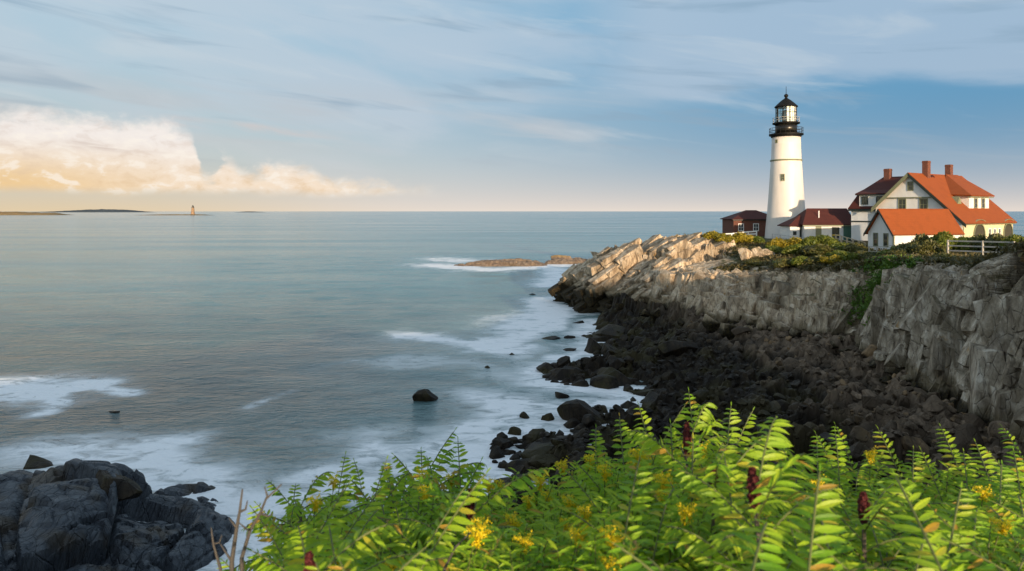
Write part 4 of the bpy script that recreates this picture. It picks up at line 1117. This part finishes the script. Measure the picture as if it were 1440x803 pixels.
# ------------------------------------------------------------ bushes
def leaf_cloud(lobes, n, size, seed, flat=.6):
    """n leaf quads spread through the shells of several lobes"""
    rs = np.random.RandomState(seed); L = np.array(lobes, float)
    wts = (L[:, 3]*L[:, 4]*L[:, 5])**.66; idx = rs.choice(len(L), n, p=wts/wts.sum())
    d = rs.normal(size=(n, 3)); d /= np.linalg.norm(d, axis=1, keepdims=True)
    r = rs.uniform(.25, 1, n)**.45
    clump = fbm(d*2.6+idx[:, None]*3.1, seed, 3); r *= .62+.75*clump
    c = L[idx, :3]+d*L[idx, 3:6]*r[:, None]
    u = rs.normal(size=(n, 3)); u /= np.linalg.norm(u, axis=1, keepdims=True)
    nn = d*.8+rs.normal(size=(n, 3))*.7; w = np.cross(nn, u); w /= np.linalg.norm(w, axis=1, keepdims=True); u = np.cross(w, nn); u /= np.linalg.norm(u, axis=1, keepdims=True)
    s = size*rs.uniform(.6, 1.35, n)[:, None]
    v = np.stack([c-u*s, c+w*s*.45, c+u*s, c-w*s*.45], 1).reshape(-1, 3)
    v[:, 2] = np.maximum(v[:, 2], -.25) if v[:, 2].mean() < 5 else v[:, 2]
    return v, np.arange(n*4).reshape(-1, 4)
def bush_proto(name, m, seed, n=2600, size=.13, label='', cat='bush', tall=1.0):
    rs = random.Random(seed); lobes = []
    for i in range(9):
        a = rs.uniform(0, 6.3); r = rs.uniform(0, .72); s = rs.uniform(.28, .5)
        lobes.append((r*math.cos(a), r*math.sin(a), (.28+.3*(1-r)+rs.uniform(-.05, .12))*tall, s, s, s*.8*tall))
    v, f = leaf_cloud(lobes, n, size, seed)
    t = empty(name, (0, 0, -50), 0, label, cat)
    fo = link('foliage', mesh_from('foliage', v, f), m, t)
    b = MB()
    for i in range(6):
        a = i*1.05+rs.random(); b.tube([(0, 0, -.4), (.2*math.cos(a), .2*math.sin(a), .25*tall), (.55*math.cos(a), .55*math.sin(a), .55*tall)], [.05, .035, .012], 5)
    st = b.build('stems', M['bark'], t)
    return t, [fo, st]
BP = {k: bush_proto('bush', M['bush_'+k], s, 4200, .10) for k, s in (('y', 3), ('g', 4), ('d', 5))}
BP['y2'] = bush_proto('bush', M['bush_y'], 8, 4200, .10); BP['g2'] = bush_proto('bush', M['bush_g'], 9, 4200, .10); BP['d2'] = bush_proto('bush', M['bush_d'], 10, 4200, .10)
used = set()
def bush(kd, x, y, r, h, label, group=None):
    t, ch = BP[kd]
    if kd not in used: used.add(kd); o = t
    else: o = dup(t, ch)
    z = ground(x, y)
    o.location = (x, y, (z if z is not None else 9.5)-.1); o.rotation_euler = (0, 0, random.uniform(0, 6.3)); o.scale = (r, r*random.uniform(.85, 1.1), h)
    tag(o, label, 'bush', group); return o
def bpx(kd, px_, Y, w, h, label, group=None):
    x = (px_-HX)/F*Y; return bush(kd, x, Y, w/2/F*Y, h, label, group)
A_ = 'bushes along the headland top'
for px_, Y, w, h, kd, lb in [
        (1003, 99, 34, 1.4, 'y', 'leftmost yellow-green bush on the bare headland rock'),
        (1020, 97, 40, 1.6, 'y2', 'broad yellow-green bush in front of the brick building, left of the tan boulders'),
        (1040, 99, 40, 1.8, 'y', 'yellow-green bush directly below the white board fence'),
        (1062, 101, 34, 1.3, 'g2', 'dark green bush at the left foot of the lighthouse'),
        (1096, 92, 34, 1.9, 'y2', 'rusty yellow bush in front of the lighthouse base, right of the tan boulders'),
        (1118, 91, 44, 1.8, 'y', 'rusty yellow bush below the lighthouse, right hand one of two'),
        (1090, 88, 40, 1.4, 'g', 'low spreading green bush beside the tan boulders'),
        (1120, 85, 50, 1.5, 'g2', 'low green bush at the cliff lip below the lighthouse'),
        (1140, 90, 44, 1.9, 'g', 'green bush below the passage annexe'),
        (1160, 89, 46, 1.9, 'g2', 'green bush below the olive doorway'),
        (1150, 82, 60, 1.5, 'd', 'dark low bush on the cliff lip under the passage building'),
        (1182, 84, 46, 1.3, 'g', 'green bush just below the wooden ramp'),
        (1203, 80, 44, 1.4, 'd2', 'dark bush between the ramp and the white shed'),
        (1180, 76, 50, 1.2, 'g2', 'low green bush at the top of the green gully'),
        (1215, 74, 40, .9, 'd', 'low dark bush left of the shed railing'),
        (1246, 72, 40, .8, 'd2', 'low dark bush under the shed railing'),
        (1275, 72, 40, 1.4, 'g', 'green bush before the shed side wall, left of its window'),
        (1300, 70, 40, 2.2, 'd', 'dark bush covering the end of the shed wall'),
        (1325, 68, 44, 2.5, 'g2', 'green bush between the shed and the rail fence'),
        (1352, 68, 44, 1.9, 'g', 'green bush behind the left bay of the rail fence'),
        (1378, 67, 46, 1.9, 'd2', 'dark green bush behind the middle post of the rail fence'),
        (1404, 65, 46, 1.9, 'd', 'dark green bush behind the right bay of the rail fence'),
        (1430, 62, 46, 1.9, 'g2', 'green bush behind the right end of the rail fence'),
        (1290, 64, 60, 1.3, 'd', 'dark brush mound on the cliff lip below the shed'),
        (1262, 64, 50, .9, 'd2', 'dark brush mound on the cliff lip left of the shed wall end'),
        (1326, 55, 56, .8, 'd2', 'dark brush mound on the cliff lip below the left fence post'),
        (1366, 51, 50, .5, 'd', 'dark brush mound on the cliff lip below the middle of the fence'),
        (1412, 48, 50, .5, 'd2', 'dark brush mound on the cliff lip at the right end of the fence'),
        (1060, 82, 36, .8, 'd', 'small dark bush on the rock below the tan boulders'),
        (1100, 79, 50, .8, 'g', 'small green bush on the cliff lip left of the green gully'),
        (1105, 76, 40, 1.1, 'd', 'dark shrub on the cliff lip, straight below the lighthouse'),
        (1128, 75, 44, 1.3, 'g2', 'green shrub on the cliff lip, below the left end of the passage'),
        (1152, 74, 44, 1.2, 'd2', 'dark shrub on the cliff lip, below the passage vent pipe'),
        (1175, 72, 40, 1.1, 'y', 'yellowish shrub on the cliff lip below the wooden ramp'),
        (1200, 71, 40, 1.2, 'g', 'green shrub at the head of the gully, left of the white shed'),
        (1225, 69, 44, 1.0, 'd', 'dark shrub on the cliff lip below the shed gable'),
        (1250, 67, 44, 1.1, 'g2', 'green shrub on the cliff lip below the shed corner'),
        (1278, 66, 46, 1.5, 'd2', 'dark shrub on the cliff lip below the middle of the shed roof'),
        (1305, 63, 50, 1.7, 'd', 'dark tall shrub on the cliff lip left of the rail fence'),
        (1345, 52, 56, .6, 'd2', 'dark shrub on the cliff lip under the left bay of the fence'),
        (1385, 49, 56, .5, 'd', 'dark shrub on the cliff lip under the right bay of the fence'),
        (1440, 47, 60, 1.0, 'g', 'green bush on the cliff lip at the right edge of the photo')]:
    bpx(kd, px_, Y, w, h, lb, A_)

# brush and hanging green growth on the cliff lip: ground cover nobody could count
def ground_cover(name, m, sel, n, size, label, seed):
    rs = np.random.RandomState(seed)
    pts = sel; i = rs.choice(len(pts), n); c = pts[i]+rs.normal(size=(n, 3))*np.array([.25, .25, .12])+np.array([0, 0, .08])
    u = rs.normal(size=(n, 3)); u[:, 2] = np.abs(u[:, 2])*.9; u /= np.linalg.norm(u, axis=1, keepdims=True)
    w = np.cross(u, rs.normal(size=(n, 3))); w /= np.linalg.norm(w, axis=1, keepdims=True)
    s = size*rs.uniform(.5, 1.5, n)[:, None]
    v = np.stack([c-u*s*.3, c+w*s*.3, c+u*s, c-w*s*.3], 1).reshape(-1, 3)
    o = link(name, mesh_from(name, v, np.arange(n*4).reshape(-1, 4)), m, kind='stuff'); return tag(o, label, 'ground cover')
HPf = HP.reshape(-1, 3); VVf = np.tile(HVK, HP.shape[0])
msk = fbm(HPf*.45, 88, 3)
patch = fbm(HPf*np.array([.33, .33, .22])+40, 91, 3)
sel = (VVf > np.where(patch > .54, 2.2, 3.35)-1.6*(msk-.5)) & (VVf < 5.6) & (HPf[:, 1] > 36) & (HPf[:, 1] < 112) & (msk+(VVf-4.0)*.35 > .46) & ~((HPf[:, 1] > 84) & (HPf[:, 0] < 29) & (VVf < 5.2))
ground_cover('cliff_brush', M['brush'], HPf[sel], 56000, .24, 'dull brown-green brush growing over the cliff lip', 4)
gm = np.exp(-(((HPf[:, 0]-31.0)*.5)**2+((HPf[:, 1]-61)*.30)**2)/4.6)
sel = (gm*(.5+msk) > .42) & (VVf > 1.5) & (VVf < 4.6)
ground_cover('hanging_greenery', M['vine'], HPf[sel], 21000, .24, 'green plants hanging down the gully in the cliff', 5)

# unseen wood right of and behind the viewpoint, laid out to shade the cliffs
def shade_woodland():
    rs = random.Random(12); V = []; Fq = []; o = 0; tb = MB()
    for i in range(26):
        x = rs.uniform(31, 41.5) if i > 5 else rs.uniform(43, 58); y = rs.uniform(-16, 12) if x > 36 else rs.uniform(-12, 6)
        g = ground(x, y); g = 13 if g is None else g
        hh = rs.uniform(3.2, 5.6); r_ = rs.uniform(1.8, 2.8)
        lobes = [(x+rs.uniform(-.7, .7)*r_, y+rs.uniform(-.7, .7)*r_, g+hh*rs.uniform(.4, .85), r_*.7, r_*.7, hh*.28) for _ in range(7)]
        v, f = leaf_cloud(lobes, 1100, .26, 300+i); V.append(v); Fq.append(f+o); o += len(v)
        tb.tube([(x, y, g-.3), (x+.1, y, g+hh*.8)], [.16, .05], 6)
    v = np.concatenate(V); fs = [tuple(q) for q in np.concatenate(Fq).tolist()]+[tuple(i+len(v) for i in q) for q in tb.f]
    w = link('shade_woodland', mesh_from('shade_woodland', np.concatenate([v, np.array(tb.v)]), fs), M['bush_d'], kind='stuff'); tag(w, 'unseen wood of low trees right of the viewpoint, placed to shade the cliffs', 'wood')
shade_woodland()

# ------------------------------------------------------------ near plants
def leaflet(L, W, droop, nseg=4):
    """a narrow folded leaf along +X, tip drooping; (verts, quads)"""
    v = []; f = []
    for i in range(nseg+1):
        u = i/nseg; w = W*math.sin(PI*min(1, .06+u*.94))**.8*(1-.25*u); x = L*u; z = -droop*L*u*u
        v += [(x, -w, z+w*.35), (x, 0, z), (x, w, z+w*.35)]
    for i in range(nseg):
        a = i*3; f += [(a, a+3, a+4, a+1), (a+1, a+4, a+5, a+2)]
    return np.array(v), np.array(f)
def place(v, org, xd, up):
    xd = np.array(xd, float); xd /= np.linalg.norm(xd); up = np.array(up, float); y = np.cross(up, xd); y /= np.linalg.norm(y)+1e-9; z = np.cross(xd, y)
    return np.array(org)+v[:, :1]*xd+v[:, 1:2]*y+v[:, 2:3]*z
def frond(rs, base, dirh, L, rise, droop, V, Fq, off, TB, pairs=12):
    """pinnate leaf; appends leaflets"""
    dh = np.array([math.cos(dirh), math.sin(dirh), 0]); pts = []
    for i in range(pairs+2):
        u = i/(pairs+1); pts.append(np.array(base)+dh*L*u*(1-.1*u)+np.array([0, 0, L*(rise*u-droop*u*u)]))
    TB.tube(pts, [.0045]*(len(pts)-1)+[.002], 4)
    for i in range(1, pairs+2):
        u = i/(pairs+1); tg = pts[min(i+1, pairs+1)]-pts[i-1]; tg /= np.linalg.norm(tg); sd = np.cross(tg, [0, 0, 1]); sd /= np.linalg.norm(sd)+1e-9; upv = np.cross(sd, tg)
        ll = L*.235*math.sin(PI*(.16+.76*u))**.7*rs.uniform(.88, 1.1)
        for s in ((1, -1) if i <= pairs else (0,)):
            d = (sd*s*1.0+tg*(.45+.15*rs.random())) if s else tg
            lv, lf = leaflet(ll, ll*.125, rs.uniform(.12, .38))
            d = d+upv*rs.uniform(-.55, .10)
            V.append(place(lv, pts[i], d, upv+np.array([rs.uniform(-.4, .4)+S.x*.9, rs.uniform(-.4, .4)+S.y*.9, 0]))); Fq.append(lf+off[0]); off[0] += len(lv)
def sumac_proto(seed, cone):
    rs = random.Random(seed); V = []; Fq = []; off = [0]; tb = MB(); st = MB()
    hh = 1.0
    lean = (rs.uniform(-.08, .08), rs.uniform(-.08, .08))
    spine = [Vector((lean[0]*u, lean[1]*u, -.3+u*1.15)) for u in (0, .35, .7, 1.0)]
    st.tube(spine, [.018, .015, .012, .009], 6)
    nfr = 17
    for i in range(nfr):
        u = .45+.55*i/(nfr-1); zz = -.3+u*1.15; a = i*2.4+rs.uniform(-.3, .3)
        frond(rs, (lean[0]*u, lean[1]*u, zz), a, rs.uniform(.38, .52), rs.uniform(.35, .75)+.55*(u-.45), rs.uniform(.25, .55), V, Fq, off, tb, rs.choice((10, 11, 12, 13)))
    t = empty('sumac_shrub', (0, 0, -50))
    fo = link('foliage', mesh_from('foliage', np.concatenate(V), np.concatenate(Fq)), M['sumac'], t)
    a = tb.build('leaf_stalks', M['stem'], t); b = st.build('stem', M['bark'], t); ch = [fo, a, b]
    if cone:
        rsn = np.random.RandomState(seed); n = 420; u = rsn.uniform(0, 1, n); ang = rsn.uniform(0, 6.3, n); rr = .030*np.sin(PI*(.12+.80*u))**.8*rsn.uniform(.7, 1.1, n)
        c = np.stack([rr*np.cos(ang), rr*np.sin(ang), u*.17], 1); s = .0085
        q = rsn.normal(size=(n, 3)); q /= np.linalg.norm(q, axis=1, keepdims=True); w = np.cross(q, rsn.normal(size=(n, 3))); w /= np.linalg.norm(w, axis=1, keepdims=True)
        vv = np.stack([c-q*s, c+w*s, c+q*s, c-w*s], 1).reshape(-1, 3)
        core = MB().lathe([(.026*math.sin(PI*(.1+.82*i/9))**.8, .17*i/9) for i in range(10)], 9)
        cv = np.concatenate([np.array(core.v), vv])
        fs = [tuple(f) for f in core.f]+[tuple(x+len(core.v) for x in r) for r in np.arange(n*4).reshape(-1, 4).tolist()]
        co = link('seed_cone', mesh_from('seed_cone', cv, fs), M['cone'], t); co.location = (lean[0], lean[1], .85); co.scale = (.85, .85, .7); ch.append(co)
    return t, ch
SU = [sumac_proto(11, False), sumac_proto(12, True), sumac_proto(13, False), sumac_proto(14, True), sumac_proto(15, False)]
def golden_proto(seed, fl):
    rs = random.Random(seed); V = []; Fq = []; off = [0]; st = MB()
    lean = (rs.uniform(-.12, .12), rs.uniform(-.12, .12))
    at = lambda u: np.array([lean[0]*u*u, lean[1]*u*u, -.25+u*1.25])
    st.tube([at(u) for u in (0, .3, .6, .85, 1)], [.007, .006, .005, .004, .002], 5)
    for i in range(78):
        u = .22+.78*i/77; a = i*2.4+rs.uniform(-.3, .3); L = .13*(1.15-.6*u)*rs.uniform(.8, 1.2)
        lv, lf = leaflet(L, L*.11, rs.uniform(.2, .6), 3)
        d = (math.cos(a), math.sin(a), rs.uniform(.2, .7)); V.append(place(lv, at(u), d, (S.x*.9, S.y*.9, 1))); Fq.append(lf+off[0]); off[0] += len(lv)
    for k in range(4):      # side shoots
        u = rs.uniform(.5, .8); a = rs.uniform(0, 6.3); b0 = at(u); e = b0+np.array([math.cos(a)*.16, math.sin(a)*.16, .26])
        st.tube([b0, (b0+e)/2+np.array([0, 0, -.02]), e], [.004, .003, .002], 4)
        for i in range(24):
            w = .15+.85*i/23; c = b0+(e-b0)*w; aa = i*2.4; L = .075*rs.uniform(.7, 1.2); lv, lf = leaflet(L, L*.12, .4, 3)
            V.append(place(lv, c, (math.cos(aa), math.sin(aa), .6), (0, 0, 1))); Fq.append(lf+off[0]); off[0] += len(lv)
    t = empty('goldenrod_plant', (0, 0, -50))
    ch = [link('leaves', mesh_from('leaves', np.concatenate(V), np.concatenate(Fq)), M['goldenrod'], t), st.build('stem', M['stem'], t)]
    if fl:
        rsn = np.random.RandomState(seed); n = 330; top = at(1.0); C0 = []
        for k in range(7):
            a = k*.9; e = np.array([math.cos(a)*.04, math.sin(a)*.04, .035+.009*k])
            w = rsn.uniform(0, 1, (n//7, 1)); C0.append(top+np.array([0, 0, -.05])+e*w+rsn.normal(size=(n//7, 3))*.008)
        c = np.concatenate(C0); m_ = len(c); q = rsn.normal(size=(m_, 3)); q /= np.linalg.norm(q, axis=1, keepdims=True); w = np.cross(q, rsn.normal(size=(m_, 3))); w /= np.linalg.norm(w, axis=1, keepdims=True); s = .0048
        vv = np.stack([c-q*s, c+w*s, c+q*s, c-w*s], 1).reshape(-1, 3)
        ch.append(link('flower_head', mesh_from('flower_head', vv, np.arange(m_*4).reshape(-1, 4)), M['flower'], t))
    return t, ch
GO = [golden_proto(21, False), golden_proto(22, True), golden_proto(23, False), golden_proto(24, False)]
usedp = {}
def plant(protos, i, x, y, h, label, cat, group, wide=1.0):
    t, ch = protos[i]; key = (id(protos), i)
    if key not in usedp: usedp[key] = 1; o = t
    else: o = dup(t, ch)
    z = ground(x, y); z = 11 if z is None else z
    o.location = (x, y, z); o.rotation_euler = (random.uniform(-.12, .12), random.uniform(-.12, .12), random.uniform(-.8, .8)); o.scale = (wide, wide, h)
    tag(o, label, cat, group); return o
def top_line(x):   # image height of the plant silhouette
    return np.interp(x, [300, 340, 420, 470, 520, 600, 640, 700, 760, 820, 880, 960, 1040, 1120, 1200, 1240, 1300, 1360, 1440, 1560],
                        [780, 735, 665, 680, 655, 632, 655, 665, 655, 645, 610, 592, 612, 622, 650, 632, 652, 645, 648, 630])
def near_plants():
    n = 0; rs = random.Random(5)
    # sumac: back row along the silhouette, then nearer rows
    rows = [(6.4, 26), (5.5, 28), (4.7, 34), (3.9, 44), (3.1, 58), (2.2, 84)]
    for ri, (D, st) in enumerate(rows):
        x = 300+rs.uniform(0, 30)
        while x < 1540:
            x += st*rs.uniform(.7, 1.3)
            if 655 < x < 860 and rs.random() < (.9 if ri < 5 else .75): continue
            if x < 400 and ri < 3: continue
            if ri == 5 and 560 < x < 1000: continue
            Dj = D*rs.uniform(.92, 1.08); top = top_line(x)+rs.uniform(-6, 26)+((ri-.6)*26)
            p = P(x, top, Dj); g = ground(p.x, p.y)
            if g is None: continue
            h = (p.z-g)/1.12
            if h < .35: h = .35
            if h > 1.7: h = 1.7
            i = rs.choice([0, 2, 4])
            cone = False
            if cone: i = rs.choice([1, 3])
            side = 'at the far left end of the near bank' if x < 560 else 'left of the goldenrod patch' if x < 720 else 'in the middle of the near bank' if x < 1000 else 'at the right of the near bank'
            depth = 'back row' if ri == 0 else 'front row' if ri >= 4 else 'middle row'
            plant(SU, i, p.x, p.y, h, f'green sumac shrub{" with dark red cone" if cone else ""}, {depth}, {side}', 'shrub', f'sumac shrubs{" with cones" if cone else ""}, {depth}, {side}', rs.uniform(.9, 1.15)); n += 1
    for q, (x, y, D, lb) in enumerate([(468, 738, 3.0, 'leftmost sumac with a dark red cone, above the bare twigs'), (655, 692, 3.8, 'sumac with a dark red cone left of the goldenrod patch'),
                       (968, 572, 4.6, 'tall sumac with a small red cone against the dark shore'), (1119, 652, 2.7, 'sumac with the largest dark red cone, right of the middle'),
                       (1222, 692, 3.2, 'sumac with a dark red cone at the right, before the shore rubble'), (1008, 650, 3.6, 'sumac with a red cone behind the pale bare twig')]):
        p = P(x, y-6, D); g = ground(p.x, p.y)
        if g is None: continue
        plant(SU, (1, 3)[q % 2], p.x, p.y, min(2.0, max(.4, (p.z-g)/1.03)), lb, 'shrub', 'sumacs with red cones', 1.0)
    # goldenrod patch and stragglers
    for k in range(290):
        x = rs.gauss(800, 95) if k < 185 else rs.uniform(420, 1440)
        D = rs.uniform(3.0, 6.2); fy = top_line(x)+8+(6.2-D)*38+rs.uniform(-8, 22)
        i = rs.choice([0, 2, 3]) if rs.random() > .12 else 1
        p = P(x, fy-(26 if i == 1 else 0), D); g = ground(p.x, p.y)
        if g is None: continue
        h = min(1.6, max(.4, p.z-g))
        fl = i == 1
        plant(GO, i, p.x, p.y, h, ('goldenrod plant with yellow flower head on the near bank' if fl else 'leafy green goldenrod stem without flowers on the near bank'), 'plant', ('goldenrods in flower on the near bank' if fl else 'goldenrods without flowers on the near bank'), rs.uniform(.95, 1.25))
    return n
near_plants()
# low undergrowth beneath them
def undergrowth():
    rs = np.random.RandomState(3); n = 9000; V = []; Fq = []; o = 0
    lv, lf = leaflet(1.0, .28, .3, 3)
    for _ in range(n):
        y = rs.uniform(1.6, 7.4); x = rs.uniform(-.62*y-.6, .9*y+.8)
        if x < -.36*y: continue
        g = ground(x, y)
        if g is None: continue
        z = g+rs.uniform(0, .55)
        if (H-z)/y < .40: continue
        a = rs.uniform(0, 6.3); s = rs.uniform(.04, .10)
        V.append(place(lv*s, (x, y, z), (math.cos(a), math.sin(a), rs.uniform(-.2, .6)), (rs.uniform(-.4, .4), rs.uniform(-.4, .4)-.5, 1))); Fq.append(lf+o); o += len(lv)
    m = link('undergrowth', mesh_from('undergrowth', np.concatenate(V), np.concatenate(Fq)), M['under'], kind='stuff')
    tag(m, 'dense low green leaves beneath the sumac and goldenrod', 'undergrowth')
undergrowth()
# bare twigs at the left end of the bank
def twig(name, pts, r0, label, side=None):
    o = Vector(pts[0]); b = MB(); pp = [Vector(q)-o for q in pts]
    b.tube(pp, [r0*(1-.7*i/(len(pp)-1)) for i in range(len(pp))], 7)
    for a, c in (side or []):
        q = pp[a]; e = Vector(c)-o; mid = (q+e)/2+Vector((.01, 0, -.015)); b.tube([q, mid, e], [r0*.5, r0*.4, r0*.2], 6)
    ob = b.build(name, M['twig'], None, True); ob.location = o; tag(ob, label, 'twig'); return ob
D = 3.4
def gp(x, y, D):
    p = P(x, y, D); return p
def root(x, y, D):
    p = P(x, y, D); g = ground(p.x, p.y); return Vector((p.x, p.y, (g if g is not None else p.z)-.05))
twig('bare_branch', [root(328, 800, D), gp(326, 790, D), gp(333, 742, D), gp(337, 720, D), gp(341, 688, D)], .014, 'thick bare grey twig standing upright at the left end of the bank', [(2, gp(322, 728, D)), (3, gp(348, 704, D)), (1, gp(310, 765, D))])
twig('bare_branch', [root(345, 800, D), gp(340, 785, D), gp(352, 745, D), gp(366, 722, D), gp(374, 702, D), gp(396, 681, D)], .012, 'forked bare twig leaning right over the milky water', [(2, gp(336, 735, D-.1)), (4, gp(372, 684, D)), (3, gp(384, 722, D))])
twig('bare_branch', [root(318, 800, D), gp(310, 800, D), gp(300, 765, D), gp(297, 742, D)], .010, 'thin bare twig leaning left at the bottom of the slate outcrop', [(2, gp(312, 752, D))])
twig('bare_branch', [root(962, 700, 4.2), gp(962, 680, 4.2), gp(966, 650, 4.2), gp(958, 630, 4.2)], .012, 'pale bare twig among the tallest sumac in the middle', [(1, gp(985, 616, 4.15))])
twig('bare_branch', [root(625, 800, 3.0), gp(625, 800, 3.0), gp(640, 770, 3.0), gp(662, 748, 3.0)], .009, 'thin curved bare twig beside a goldenrod flower')
